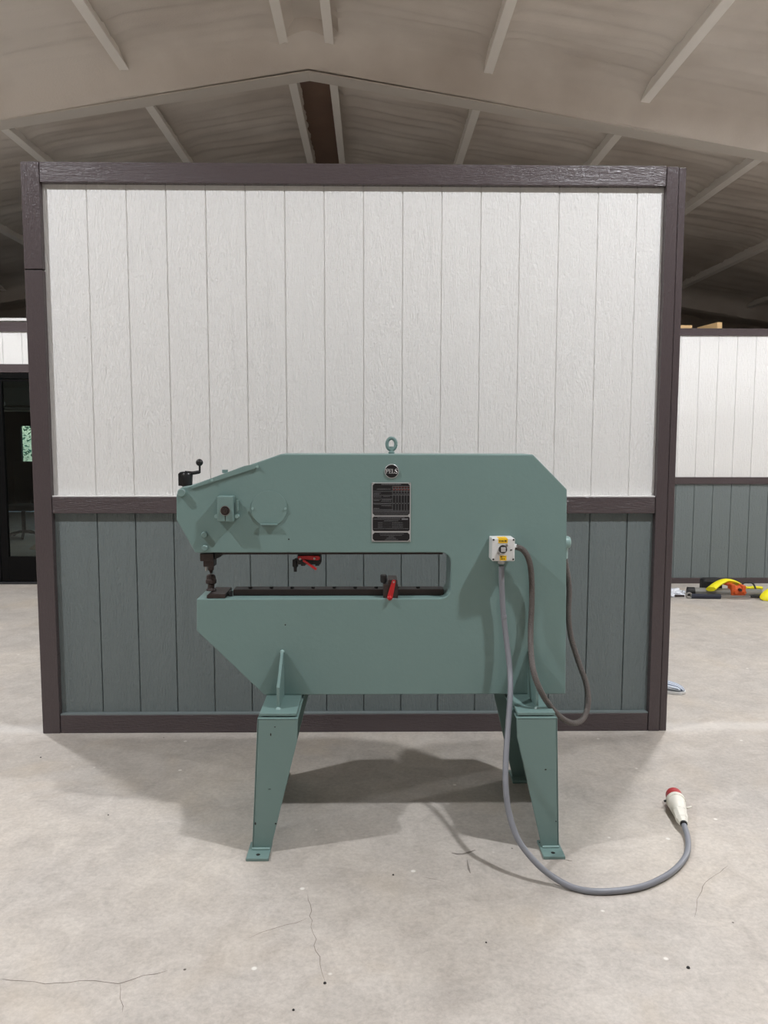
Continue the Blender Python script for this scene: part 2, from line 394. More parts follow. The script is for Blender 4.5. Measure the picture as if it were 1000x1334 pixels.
# ------------------------------------------------------------------ the room whose clad front faces the camera
WX0, WX1, WZ = -1.776, 1.616, 2.995
WYP, WYT = 4.252, 4.215                    # plank face, trim face
wall_c = struct(B('wall_center', WX0+.01, WX1-.01, 4.264, 4.40, 0, WZ-.01, 'paint_grey'), 'clad front wall, white boards above grey boards in brown trim')
B('backing_board', WX0+.02, WX1-.02, 4.258, 4.268, 1.24, WZ-.02, 'paint_white', wall_c)
g0 = PY(473, 240, WYP).x; SP = .2032
zt, zm1, zm0, zb = PY(500, 240, WYT).z, PY(460, 647.5, WYT).z, PY(460, 669, WYT).z, PY(460, 931, WYT).z
xa, xb = PY(58, 420, WYT).x-.0, PY(862, 420, WYT).x
def planks(parent, x0, x1, gx, z0, z1, y, material, th=.012, gap=.0042, ch=.0028):
    k = math.floor((x0-gx)/SP); first = {}
    while gx+k*SP < x1-.01:
        a, b = max(x0, gx+k*SP), min(x1, gx+(k+1)*SP); k += 1
        if b-x0 < .07: continue
        if a-x0 < .07: a = x0
        if x1-b < .07: b = x1
        if a > x1-.07: continue
        if b-a < .012: continue
        key = round(b-a, 4)
        if key in first: share(first[key], 'plank', ((a+b)/2-parent.location.x, y-parent.location.y, z0-parent.location.z), parent); continue
        wd = (b-a-gap)/2; bm = N()
        prism_top = [(-wd, th), (-wd, ch), (-wd+ch, 0), (wd-ch, 0), (wd, ch), (wd, th)]
        va = [bm.verts.new((p[0], p[1], 0)) for p in prism_top]; vb = [bm.verts.new((p[0], p[1], z1-z0)) for p in prism_top]
        bm.faces.new(va); bm.faces.new(vb[::-1])
        for i in range(6):
            j = (i+1) % 6; bm.faces.new((va[i], va[j], vb[j], vb[i]))
        o = link('plank', bm, material); o.location = ((a+b)/2-parent.location.x, y-parent.location.y, z0-parent.location.z); o.parent = parent
        first[key] = o
planks(wall_c, xa-.03, xb+.03, g0, zm1-.02, zt+.02, WYP, 'siding_white')
planks(wall_c, xa-.03, xb+.03, g0, .03, zm0+.02, WYP, 'siding_grey')
def tb(x0, x1, z0, z1, ax, y=WYT, th=.045, parent=wall_c):
    return B('trim_board', x0, x1, y, y+th, z0, z1, 'trim_brown_'+ax, parent, .003)
xs0 = PY(34.5, 420, WYT).x; jz = PY(45, 351, WYT).z
lx1, rx0 = xa, xb
tb(xs0-.0, lx1, jz+.003, WZ, 'z'); tb(xs0, lx1, 0, jz-.003, 'z')
tb(WX0-.004, xs0-.003, 0, WZ-.004, 'z', WYT+.006)
xr1 = WX1-.035
tb(rx0, xr1-.0015, 0, WZ-.005, 'z', WYT-.002); tb(xr1+.0015, WX1+.004, 0, WZ-.008, 'z', WYT+.004)
tb(lx1+.002, rx0-.002, zt, WZ, 'x'); tb(lx1+.002, rx0-.002, zm0, zm1, 'x', WYT+.003); tb(lx1+.002, rx0-.002, 0, zb, 'x', WYT+.003)
B('flashing', lx1+.002, rx0-.002, WYT+.006, WYP+.002, zb+.0005, zb+.007, 'paint_grey', wall_c); B('flashing', lx1+.002, rx0-.002, WYT+.008, WYP+.002, zm1+.0005, zm1+.006, 'paint_white', wall_c)
# returning side walls of the room (seen only from beside)
for nm, x0, x1, s in (('wall_center_left', WX0+.01, WX0+.12, -1), ('wall_center_right', WX1-.12, WX1-.01, 1)):
    sw = struct(B(nm, x0, x1, 4.405, 7.4, 0, WZ-.02, 'paint_grey'), 'side wall of the clad room, running back from the front corner')
    xo = (x0-.012, x0) if s < 0 else (x1, x1+.012)
    B('panel', xo[0], xo[1], 4.41, 7.4, zm1, zt, 'siding_white', sw); B('panel', xo[0], xo[1], 4.41, 7.4, zb, zm0, 'siding_grey', sw)
    xo = (x0-.02, x0) if s < 0 else (x1, x1+.02)
    for z0, z1 in ((0, zb), (zm0, zm1), (zt, WZ-.02)): B('trim_board', xo[0], xo[1], 4.41, 7.4, z0, z1, 'paint_brown', sw)
struct(B('wall_center_rear', WX0+.12, WX1-.12, 7.3, 7.4, 0, WZ-.02, 'paint_grey'))

struct(B('room_bounce_lid', WX0+.13, WX1-.13, 4.41, 7.29, WZ-.08, WZ-.05, 'plywood_deck'), 'unseen plywood lid added on the clad room to bounce light')  # lid put in out of view to bounce lamp light onto the roof

# ------------------------------------------------------------------ far right room front
FY = 8.62
def zat(px, py, Y=FY): return PY(px, py, Y).z
r_t1, r_t0 = zat(930, 428), zat(930, 437.5); r_m1, r_m0 = zat(930, 621.5), zat(930, 630.5); r_b = zat(930, 752.5)
wr = struct(B('wall_far_right', 1.9, XR-.05, FY+.02, FY+.14, 0, r_t1-.01, 'paint_grey'), 'far clad wall on the right, white boards over grey boards')
B('backing_board', 1.92, XR-.06, FY+.010, FY+.022, r_m1-.02, r_t1-.02, 'paint_white', wr)
gx = PY(935, 470, FY).x
planks(wr, 2.7, 7.2, gx, r_m1-.01, r_t0+.01, FY, 'siding_white', .011); planks(wr, 2.7, 7.2, gx, r_b-.02, r_m0+.01, FY, 'siding_grey', .011)
for z0, z1 in ((0, r_b), (r_m0, r_m1), (r_t0, r_t1)):
    tb(1.9, XR-.06, z0, z1, 'x', FY-.02, .04, wr)
struct(B('ceiling_store', 1.95, XR-.1, FY+.15, YB-.05, r_t1-.10, r_t1-.06, 'plywood_deck'))
# offcuts of timber lying on top of it
for px0, px1, py0, yo, ln, rz, lab in ((888, 900, 421, .06, .5, .0, 'short timber offcut beside the brown corner post, on top of the far wall'),
                                     (933.5, 940.5, 427, .04, .6, .35, 'pale timber offcut end standing proud on top of the far wall')):
    p0, p1 = PY(px0, py0, FY+yo), PY(px1, py0, FY+yo)
    bm = N()
    if rz == 0: box(bm, p0.x-.35, p1.x, FY+.03, FY+.12, r_t1-.0, r_t1+.038); o = link('timber_offcut', bm, 'lumber', None, .003)
    else:
        Rm = Matrix.Translation((p0.x, FY+.03, r_t1)) @ Matrix.Rotation(.12, 4, 'Z')
        box(bm, 0, .055, 0, .42, 0, .072, Rm); o = link('timber_offcut', bm, 'lumber', None, .003)
    tag(o, lab, 'timber', 'timber offcuts on the far wall')

# ------------------------------------------------------------------ far left room front with its glazed door
l_t1, l_t0, l_m1, l_m0 = zat(20, 418.5), zat(20, 432.5), zat(20, 474.5), zat(20, 485.5)
DX0, DX1 = -5.3, -2.9
wl = struct(B('wall_far_left', -9.2, DX0, FY+.02, FY+.14, 0, l_t1, 'paint_grey'), 'far clad wall on the left around a black glazed door')
B('backing_board', DX0, -1.9, FY+.012, FY+.14, l_m0, l_t1, 'paint_white', wl); B('backing_board', DX1, -1.9, FY+.02, FY+.14, 0, l_m0, 'paint_grey', wl)
B('backing_board', -9.2, DX0, FY+.012, FY+.02, 1.0, l_t1, 'paint_white', wl)
gx = PY(28.5, 450, FY).x
planks(wl, -6.6, -2.4, gx, l_m1-.01, l_t0+.01, FY, 'siding_white', .011)
B('trim_board', -9.2, -1.9, FY-.02, FY+.02, l_t0, l_t1-.012, 'trim_brown_x', wl, .003); B('trim_board', -9.2, -1.9, FY-.02, FY+.02, l_m0, l_m1, 'trim_brown_x', wl, .003)
B('cap_flashing', -9.2, -1.9, FY-.03, FY+.16, l_t1+.001, l_t1+.03, 'box_white', wl, .003)
struct(B('ceiling_office', -9.2, -1.9, FY+.15, YB-.01, l_t1-.2, l_t1-.12, 'office_grey')); struct(B('wall_office', -2.0, -1.9, FY+.15, YB-.01, 0, l_t1-.2, 'office_grey'))
struct(B('wall_office_left', -9.2, -9.1, FY+.15, YB-.01, 0, l_t1-.2, 'office_grey'))
struct(B('wall_office_rear', GX1+.05, -2.0, YB-.07, YB-.02, 0, l_t1-.2, 'office_grey')); struct(B('wall_office_end', -9.1, GX0-.05, YB-.07, YB-.02, 0, l_t1-.2, 'office_grey'))
struct(B('wall_office_head', GX0-.05, GX1+.05, YB-.07, YB-.02, GZ1+.02, l_t1-.2, 'office_grey'))
door = struct(bpy.data.objects.new('door_1', None), 'black framed glazed double door in the far left wall'); COL.objects.link(door)
dtop = l_m0-.003; xst = PY(2, 600, FY).x
d_t, d_b = zat(20, 496.5), zat(20, 725.5)
def dpart(name, x0, x1, y0, y1, z0, z1, m='foil_black'): return B(name, x0, x1, y0, y1, z0, z1, m, door, .003)
dpart('frame', DX0+.002, DX1-.002, FY-.01, FY+.09, d_t+.03, dtop)
dpart('frame', DX0+.002, DX0+.08, FY-.01, FY+.09, .002, d_t+.03); dpart('frame', DX1-.08, DX1-.002, FY-.01, FY+.09, .002, d_t+.03)
dpart('threshold', DX0+.09, DX1-.09, FY-.02, FY+.1, .001, .022, 'lamp_housing')
xg = PY(5.3, 600, FY).x
for x0, x1, gl in ((DX0+.085, xg-.085, 0), (xg-.08, DX1-.085, 1)):
    lf = bpy.data.objects.new('door_leaf', None); COL.objects.link(lf); lf.parent = door
    for a, b, c, e in ((x0, x0+.08, .03, d_t+.025), (x1-.08, x1, .03, d_t+.025), (x0+.08, x1-.08, .03, d_b), (x0+.08, x1-.08, d_t-.0, d_t+.025)):
        o = B('stile', a, b, FY+.01, FY+.06, c, e, 'foil_black', None, .003); o.parent = lf
    o = B('pane', x0+.078, x1-.078, FY+.03, FY+.038, d_b-.005, d_t+.005, 'pane_glass'); o.parent = lf
# outside door of the office with its pane
d2 = struct(bpy.data.objects.new('door_2', None), 'dark outside door with a tall pane showing green leaves'); COL.objects.link(d2)
def d2p(name, x0, x1, z0, z1, m='foil_black', y0=YB+.02, y1=YB+.1): return B(name, x0, x1, y0, y1, z0, z1, m, d2)
wx0, wx1, wz0, wz1 = PY(27, 580, YB).x, PY(27, 580, YB).x+.62, zat(30, 616, YB), zat(30, 555, YB)
d2p('stile', GX0+.005, wx0, .01, GZ1-.005); d2p('stile', wx1, GX1-.005, .01, GZ1-.005); d2p('rail', wx0, wx1, wz1, GZ1-.005); d2p('rail', wx0, wx1, .01, wz0)
d2p('pane', wx0-.005, wx1+.005, wz0-.005, wz1+.005, 'pane_glass', YB+.055, YB+.061)
# leaves outside
bm = N()
for k in range(6000):
    c = Vector((random.uniform(-11.5, -5.2), YB+1.6+random.uniform(0, 1.6), random.uniform(.1, 3.6))); s = random.uniform(.03, .065)
    Rm = Matrix.Rotation(random.uniform(0, 6.28), 3, 'Z') @ Matrix.Rotation(random.uniform(-1.2, 1.2), 3, 'X') @ Matrix.Rotation(random.uniform(0, 6.28), 3, 'Y')
    bm.faces.new([bm.verts.new(c+Rm @ Vector(v)*s) for v in ((0, 0, -1), (.45, .1, 0), (0, 0, 1), (-.45, .1, 0))])
lv = link('hedge_leaves', bm, 'leaf_green'); lv['kind'] = 'stuff'; tag(lv, 'green leaves outside the far office door pane', 'foliage')
struct(B('ground', -14, 12, YB+.2, YB+9, -.2, -.02, 'shell_foam'))
ol = bpy.data.lights.new('office_fill', 'POINT'); ol.energy = 40; ol.shadow_soft_size = .15; oo = bpy.data.objects.new('office_fill', ol); COL.objects.link(oo); oo.location = (-4.2, 13.2, l_t1-.5)  # unseen fill added to lift the dark office interior
# ceiling fan, flat tan sheet and dark chair inside the office
fz = zat(10, 529, 12.0); fx = PY(2, 529, 12.0).x
fan = empty('ceiling_fan', (fx-.05, 12.0, fz), 'dark ceiling fan inside the office behind the glazed door', 'ceiling fan')
bm = N(); lathe(bm, [(0, .07), (.03, .1), (.11, .1), (.13, .03), (l_t1-.2-fz-.03, .02)], (fx-.05, 12.0, fz-.05), (0, 0, 1), 20); link('motor', bm, 'black_matte', fan, smooth=True)
for k in range(4):
    bm = N(); Rm = Matrix.Translation((fx-.05, 12.0, fz)) @ Matrix.Rotation(k*math.pi/2+.12, 4, 'Z') @ Matrix.Rotation(.2, 4, 'X')
    box(bm, .09, .62, -.06, .06, -.006, .006, Rm); link('blade', bm, 'black_matte', fan)
cb = [PZ(38, 715, .004), PZ(56, 718, .004), PZ(56, 700, .004), PZ(50, 705, .004)]
bm = N(); lo_ = [bm.verts.new((p.x, p.y, .001)) for p in cb]; hi_ = [bm.verts.new((p.x, p.y, .006)) for p in cb]
bm.faces.new(lo_); bm.faces.new(hi_)
for i in range(4): bm.faces.new((lo_[i], lo_[(i+1) % 4], hi_[(i+1) % 4], hi_[i]))
tag(link('tan_sheet', bm, 'flat_sheet'), 'flat tan sheet on the office floor behind the glass', 'flat_sheet')
# dark office chair seen as a silhouette
cx, cyy = PY(30, 660, 12.6).x, 12.6
ch = empty('office_chair', (cx, cyy, 0), 'black office chair in silhouette behind the door glass', 'chair')
bm = N(); box(bm, cx-.24, cx+.24, cyy-.24, cyy+.24, .44, .53); link('seat', bm, 'black_matte', ch, .03)
bm = N(); box(bm, cx-.23, cx+.23, cyy+.2, cyy+.27, .56, 1.2); link('backrest', bm, 'black_matte', ch, .03)
bm = N(); cyl(bm, (cx, cyy, .08), (cx, cyy, .45), .03); link('column', bm, 'black_matte', ch)
for k in range(5):
    a = k*2*math.pi/5; bm = N(); tube(bm, [Vector((cx, cyy, .1)), Vector((cx+.15*math.cos(a), cyy+.15*math.sin(a), .085)), Vector((cx+.3*math.cos(a), cyy+.3*math.sin(a), .025))], .022, 8)
    link('base_arm', bm, 'black_matte', ch)
bm = N(); box(bm, cx-.03, cx+.03, cyy+.2, cyy+.24, .5, .7); link('back_bracket', bm, 'black_matte', ch)

# ------------------------------------------------------------------ floor marks: hairline cracks, scuffs
def mark(px_pts, wdt, name='crack', m='ink', jit=.006):
    bm = N(); P = []
    for a, b in zip(px_pts, px_pts[1:]):
        A, Bq = PZ(*a), PZ(*b); n_ = max(2, int((Bq-A).length/.03))
        for i in range(n_): P.append(A.lerp(Bq, i/n_))
    P.append(PZ(*px_pts[-1]))
    P = [p+Vector((random.uniform(-jit, jit), random.uniform(-jit, jit), 0)) for p in P]
    prev = None
    for i, p in enumerate(P):
        t = (P[min(i+1, len(P)-1)]-P[max(0, i-1)]).normalized(); s = Vector((-t.y, t.x, 0))*wdt*(.6+.8*random.random())*(.3 if i in (0, len(P)-1) else 1)
        cur = (bm.verts.new((p.x+s.x, p.y+s.y, .0004)), bm.verts.new((p.x-s.x, p.y-s.y, .0004)))
        if prev: bm.faces.new((prev[0], prev[1], cur[1], cur[0]))
        prev = cur
    return link(name, bm, m, floor)
mat('crack_grey', rgb(120, 110, 102), .8); mat('scuff_grey', rgb(126, 119, 112), .7)
mark([(0, 1277), (60, 1282), (120, 1277), (155, 1280), (185, 1272), (218, 1264)], .0011, m='crack_grey'); mark([(155, 1280), (160, 1320)], .0008, m='crack_grey')
mark([(402, 1165), (408, 1215), (416, 1255), (423, 1280)], .0008, m='crack_grey'); mark([(325, 1222), (355, 1210), (398, 1197)], .0009, m='crack_grey')
mark([(948, 1128), (918, 1150), (908, 1172), (905, 1195)], .0008, m='crack_grey', jit=.002); mark([(548, 1142), (580, 1148)], .001, m='crack_grey')
mark([(588, 1111), (602, 1113), (618, 1108)], .006, 'scuff', 'scuff_grey', .004); mark([(609, 1120), (612, 1138)], .004, 'scuff', 'scuff_grey', .004)
mark([(735, 1120), (746, 1122)], .003, 'scuff', 'scuff_grey', .001)
for (px, py, s) in ((896, 1261, .006), (423, 1281, .005), (382, 1316, .004), (512, 1140, .004), (141, 1062, .003), (53, 987, .004), (633, 1228, .003)):
    c = PZ(px, py, 0); bm = N(); lathe(bm, [(0, s), (s*.6, s*.8), (s, s*.2)], (c.x, c.y, .0002), (0, 0, 1), 7)
    link('grit', bm, 'ink', floor)

# ------------------------------------------------------------------ the machine
BY0, BY1 = 3.19, 3.39; BM = (BY0+BY1)/2
mach = empty('nibbling_machine', (0, BM, 0), 'green metal nibbling machine with a deep throat standing on four legs', 'machine')
G = 'machine_green'
def q(px, py, Y=BY0): p = PY(px, py, Y); return (p.x, p.z)
def arc(c, r, a0, a1, n=8): return [(c[0]+r*math.cos(math.radians(a0+(a1-a0)*i/n)), c[1]+r*math.sin(math.radians(a0+(a1-a0)*i/n))) for i in range(n+1)]
s_r = q(587, 750)[0]; s_t = q(500, 720)[1]; s_b = q(400, 780)[1]; rr = .042
zbot = q(500, 905)[1]
nose = q(241, 644)
out = [q(243.5, 634)]+[q(237, 634.5), q(232, 638), q(229.6, 645)]+[q(229.6, 677), q(254, 717.5)]
out[-1] = (out[-1][0], s_t); out += [(s_r-rr, s_t)]+arc((s_r-rr, s_t-rr), rr, 90, 0)[1:]+arc((s_r-rr, s_b+rr), rr, 0, -90)
lj = q(256, 781); out += [(lj[0], s_b), q(256, 822), (q(344, 905)[0], zbot), (q(736.5, 905)[0], zbot), (q(738.2, 637.5)[0], q(738.2, 637.5)[1]), q(694, 592), (q(365.5, 592)[0], q(694, 592)[1])]
bm = N(); prism(bm, out[::-1], BY0, BY1); link('body', bm, G, mach, .004)
ztop = q(694, 592)[1]
# raised edge cover over the sloping nose
A, Bp = q(247, 635), q(336, 606.5)
bm = N(); prism(bm, [q(248, 633.2), q(318, 607.0), q(334.5, 603.8), q(337, 607), q(333, 610.5), q(250, 637)], BY0-.006, BY0+.02)
link('edge_cover', bm, G, mach, .002)
for px, py in ((276, 625.5), (335, 608)):
    c = PY(px, py, BY0-.006); bm = N(); cyl(bm, c, c+Vector((0, -.004, 0)), .005, 12); link('screw', bm, 'machine_green_light', mach)
bm = N(); c = PY(293, 616.3, BM); cyl(bm, c, c+Vector((0, 0, .014)), .012, 6); link('screw', bm, G, mach)
def pin(px, py, r, d, name='pivot_pin'):
    c = PY(px, py, BY0); bm = N(); lathe(bm, [(0, r), (d-.003, r), (d, r-.003)], (c.x, BY0, c.z), (0, -1, 0), 24); return link(name, bm, G, mach, smooth=True)
pin(237.7, 641.8, .0165, .022); pin(266.6, 696.5, .013, .016); pin(267.2, 713.6, .0125, .014)
# small setting box on the head
x0, z1 = q(285, 645.5); x1, z0 = q(306.5, 678)
sb = B('setting_box', x0, x1, BY0-.045, BY0-.0005, z0, z1, G, mach, .003)
kc = Vector(((x0+x1)/2, BY0-.045, q(296, 664)[1]))
bm = N(); lathe(bm, [(0, .0185), (.004, .0175), (.004, .013), (.014, .012), (.014, .004), (.017, .003)], kc, (0, -1, 0), 24); o = link('knob', bm, 'dark_steel', sb, smooth=True)
bm = N(); lathe(bm, [(-.0005, .0205), (.002, .0195)], kc, (0, -1, 0), 24); link('knob_ring', bm, 'bright_steel', sb)
B('index_slot', kc.x-.0013, kc.x+.0013, BY0-.0462, BY0-.044, z0+.002, kc.z-.02, 'ink', sb)
for px, s in ((283, 1), (309.5, 1)):
    c = PY(px, 672, BY0); bm = N(); cyl(bm, (c.x, BY0, c.z), (c.x, BY0-.025, c.z), .008, 12); link('lug', bm, 'machine_green_light', sb)
c0 = q(309, 655); bm = N(); box(bm, c0[0]-.001, c0[0]+.008, BY0-.03, BY0-.01, c0[1]-.03, c0[1]+.012); link('latch', bm, G, sb, .002)
# inspection cover: disc with a flat lower lip
c = q(350.5, 662.5); R_ = q(374, 662.5)[0]-c[0]; zf = q(350, 683)[1]
a0 = math.degrees(math.asin((zf-c[1])/R_))
bm = N(); prism(bm, arc(c, R_, a0, 180-a0, 40), BY0-.004, BY0-.0003); ic = link('inspection_cover', bm, G, mach, .0012)
hw = R_*math.cos(math.radians(a0)); B('lip', c[0]-hw*.98, c[0]+hw*.98, BY0-.016, BY0-.0003, zf-.003, zf+.003, G, ic, .001)
for px in (329.3, 371.8):
    p = PY(px, 662.5, BY0); bm = N(); cyl(bm, (p.x, BY0-.003, p.z), (p.x, BY0-.008, p.z), .005, 12); link('screw', bm, 'machine_green_light', ic)
# little holes in the plate
for px, py in ((376, 702.5), (371.5, 814)):
    p = PY(px, py, BY0); bm = N(); cyl(bm, (p.x, BY0-.0006, p.z), (p.x, BY0+.004, p.z), .003, 10); link('drilled_hole', bm, 'ink', mach)
# lifting eye
ec = PY(509.7, 578.5, BM); ring = [Vector((ec.x+.0185*math.cos(t), BM, ec.z+.024*math.sin(t))) for t in [2*math.pi*i/28 for i in range(29)]]
bm = N(); tube(bm, ring, .0075, 12); eye = link('lifting_eye', bm, G, mach, smooth=True)
bm = N(); lathe(bm, [(0, .013), (.008, .013), (.010, .009), (.03, .007)], (ec.x, BM, ztop), (0, 0, 1), 20); link('eye_shank', bm, G, eye, smooth=True)
# round maker's badge
bc = PY(510, 613.8, BY0)
bm = N(); lathe(bm, [(0, .0285), (.003, .0285), (.004, .027)], (bc.x, BY0, bc.z), (0, -1, 0), 40); badge = link('badge', bm, 'plate_silver', mach, smooth=True)
bm = N(); lathe(bm, [(0, .0262), (.0012, .0262)], (bc.x, BY0-.0036, bc.z), (0, -1, 0), 40); link('badge_face', bm, 'plate_black', badge)
def letters(bm, txt, cx, cz, h, y, adv):
    """slab-serif capitals from bars"""
    s = h*.2; t = h*.12; w_ = h*.66
    def bar(x0, x1, z0, z1): box(bm, x0, x1, y-.0008, y, z0, z1)
    tot = adv*len(txt); x = cx-tot/2+(adv-w_)/2
    for ch_ in txt:
        z0 = cz-h/2
        if ch_ in 'PEL':
            bar(x+.1*w_, x+.1*w_+s, z0, z0+h); bar(x-.05*w_, x+.45*w_+(0.45*w_ if ch_ in 'EL' else 0), z0, z0+t)
            bar(x-.05*w_, x+.5*w_, z0+h-t, z0+h)
        if ch_ == 'P':
            pts = [Vector((x+.4*w_, y-.0004, z0+h-t/2))]+[Vector((x+.6*w_+.27*w_*math.cos(a), y-.0004, z0+h*.73+h*.21*math.sin(a))) for a in [math.pi/2-math.pi*i/8 for i in range(9)]]+[Vector((x+.3*w_, y-.0004, z0+h*.52))]
            tube(bm, pts, t*.6, 6)
        if ch_ == 'E':
            bar(x+.4*w_, x+.95*w_, z0+h-t, z0+h); bar(x+.85*w_, x+.97*w_, z0+h*.72, z0+h); bar(x+.85*w_, x+.97*w_, z0, z0+h*.28)
            bar(x+.3*w_, x+.72*w_, z0+h*.46, z0+h*.46+t); bar(x+.66*w_, x+.76*w_, z0+h*.36, z0+h*.66)
        if ch_ == 'L': bar(x+.82*w_, x+.97*w_, z0, z0+h*.38)
        if ch_ == 'S':
            P = [(.88, .78), (.74, .93), (.45, .97), (.2, .86), (.18, .66), (.42, .54), (.68, .45), (.84, .3), (.76, .1), (.5, .03), (.22, .07), (.1, .24)]
            tube(bm, spline([(x+a*w_, y-.0004, z0+b*h) for a, b in P], 3), t*.72, 6)
        x += adv
bm = N(); letters(bm, 'PELS', bc.x, bc.z, .0185, BY0-.0048, .0118); fine(link('badge_lettering', bm, 'plate_silver', badge))
# data plate: silver plate, three black fields, fine print
px0, pz1 = q(484, 628.5); px1, pz0 = q(534.5, 705.5)
dp = B('data_plate', px0, px1, BY0-.003, BY0-.0003, pz0, pz1, 'plate_silver', mach, .0008)
def dq(u, v): return (px0+(px1-px0)*u, pz1-(pz1-pz0)*v)     # u right, v down, 0..1
def field(u0, v0, u1, v1, c=.05):
    a, b = dq(u0, v1), dq(u1, v0); k = c*(px1-px0)
    bm = N(); prism(bm, [(a[0]+k, a[1]), (b[0]-k, a[1]), (b[0], a[1]+k), (b[0], b[1]-k), (b[0]-k, b[1]), (a[0]+k, b[1]), (a[0], b[1]-k), (a[0], a[1]+k)], BY0-.0036, BY0-.0028)
    return link('plate_field', bm, 'plate_black', dp)
field(.025, .015, .975, .555); field(.025, .575, .975, .82, .03); field(.025, .845, .975, .985)
bm = N(); yL = BY0-.0041
def strip(bm, u0, v0, u1, v1):
    a, b = dq(u0, v1), dq(u1, v0); box(bm, a[0], b[0], yL, yL+.0006, a[1], b[1])
for v in (.145, .212, .275, .345, .455): strip(bm, .03, v, .53 if v > .22 else .97, v+.004)
strip(bm, .03, .47, .97, .474)
for u in (.53, .61, .68, .755, .83, .9): strip(bm, u, .06, u+.006, .47)
for v in (.06, .1): strip(bm, .53, v, .97, v+.004)
fine(link('plate_rules', bm, 'plate_print', dp))
bm = N()
def words(v, u0, u1, h=.012, wmin=.012, wmax=.035, gap=.008):
    u = u0
    while u < u1:
        w_ = random.uniform(wmin, wmax); strip(bm, u, v+h*.2, min(u+w_, u1), v+h*.8); u += w_+gap
words(.022, .25, .75, .018)
words(.105, .13, .48); words(.17, .05, .24, .01); words(.192, .05, .2, .01); words(.235, .05, .25); words(.23, .3, .46, .01)
words(.295, .05, .2); words(.285, .27, .5, .01); words(.31, .24, .5, .01); words(.36, .05, .5, .01); words(.385, .25, .5, .01); words(.43, .05, .2)
for u in (.56, .64, .71, .785, .855, .93): strip(bm, u, .345, u+.022, .357); strip(bm, u, .19, u+.02, .2)
words(.49, .04, .96, .014); words(.525, .04, .96, .013)
words(.585, .15, .85); words(.61, .05, .73); strip(bm, .77, .607, .93, .628); words(.64, .32, .68)
for v in (.675, .71, .745): words(v, .16, .28); words(v+.004, .3, .5, .004, .01, .01, .012); words(v, .52, .8)
words(.775, .05, .95, .008)
words(.862, .2, .82, .01); words(.888, .22, .78, .01); words(.91, .44, .58, .01); words(.935, .38, .62, .01); words(.96, .34, .68, .01)
fine(link('plate_lettering', bm, 'plate_print', dp))
bm = N()
for u in (.56, .64, .71, .785, .855, .93): strip(bm, u-.01, .108, u+.025, .128)
words(.072, .54, .96, .016); fine(link('plate_lettering', bm, 'plate_red', dp))
for u, v in ((.03, .012), (.97, .012), (.03, .988), (.97, .988)):
    p = dq(u, v); bm = N(); lathe(bm, [(0, .003), (.0015, .002)], (p[0], BY0-.0032, p[1]), (0, -1, 0), 10); link('rivet', bm, 'bright_steel', dp)
# switch box
SY = BY0-.088
x0, z1 = PY(641, 701.5, SY).x, PY(641, 701.5, SY).z; x1, z0 = PY(670, 731, SY).x, PY(670, 731, SY).z
box_o = B('switch_box', x0, x1, SY+.012, BY0-.0005, z0, z1, 'box_white', mach, .004)
B('lid', x0-.0005, x1+.0005, SY, SY+.0125, z0-.0005, z1+.0005, 'box_white', box_o, .004)
W_, H_ = x1-x0, z1-z0
def sbx(name, u0, v0, u1, v1, d, m): return B(name, x0+W_*u0, x0+W_*u1, SY-d, SY+.001, z1-H_*v1, z1-H_*v0, m, box_o)
sbx('warning_label', .27, .005, .68, .2, .0012, 'label_yellow'); sbx('warning_label', .34, .755, .64, .97, .0012, 'label_yellow')
B('warning_label', x0+W_*.27, x0+W_*.66, SY+.002, SY+.045, z1-.001, z1+.0012, 'label_yellow', box_o)
bm = N()
for a, b, c_, d in ((.3, .08, .34, .14), (.36, .085, .4, .135), (.42, .085, .5, .135), (.54, .075, .58, .14), (.59, .075, .63, .14), (.37, .79, .45, .83), (.47, .79, .6, .81), (.4, .88, .48, .92), (.5, .88, .57, .92), (.8, .48, .88, .52)):
    box(bm, x0+W_*a, x0+W_*c_, SY-.0016, SY-.0004, z1-H_*d, z1-H_*b)
fine(link('label_print', bm, 'ink', box_o))
for u, v in ((.06, .06), (.94, .06), (.06, .92), (.94, .92)):
    bm = N(); cyl(bm, (x0+W_*u, SY-.001, z1-H_*v), (x0+W_*u, SY+.002, z1-H_*v), .0038, 10); link('lid_screw', bm, 'ink', box_o)
kc = Vector((x0+W_*.47, SY, z1-H_*.47))
bm = N(); lathe(bm, [(0, .0165), (.012, .0155), (.014, .014)], kc, (0, -1, 0), 24); link('rotary_switch', bm, 'black_matte', box_o, smooth=True)
bm = N(); box(bm, kc.x-.0095, kc.x+.0095, SY-.017, SY-.012, kc.z-.0095, kc.z+.0095); link('switch_button', bm, 'plate_silver', box_o, .002)
for dx, dz in ((.015, .015), (-.017, -.016)):
    bm = N(); cyl(bm, (kc.x+dx, SY-.004, kc.z+dz), (kc.x+dx, SY, kc.z+dz), .005, 12); link('indicator', bm, 'bright_steel', box_o)
g1 = PY(671.5, 712.5, SY+.035); bm = N(); cyl(bm, (x1-.001, SY+.04, g1.z), (x1+.014, SY+.04, g1.z), .012, 6); link('cable_gland', bm, 'box_white', box_o)
gx_ = PY(653, 733, SY+.04).x
bm = N(); cyl(bm, (gx_, SY+.04, z0+.001), (gx_, SY+.04, z0-.016), .0145, 6); link('cable_gland', bm, 'plate_silver', box_o)
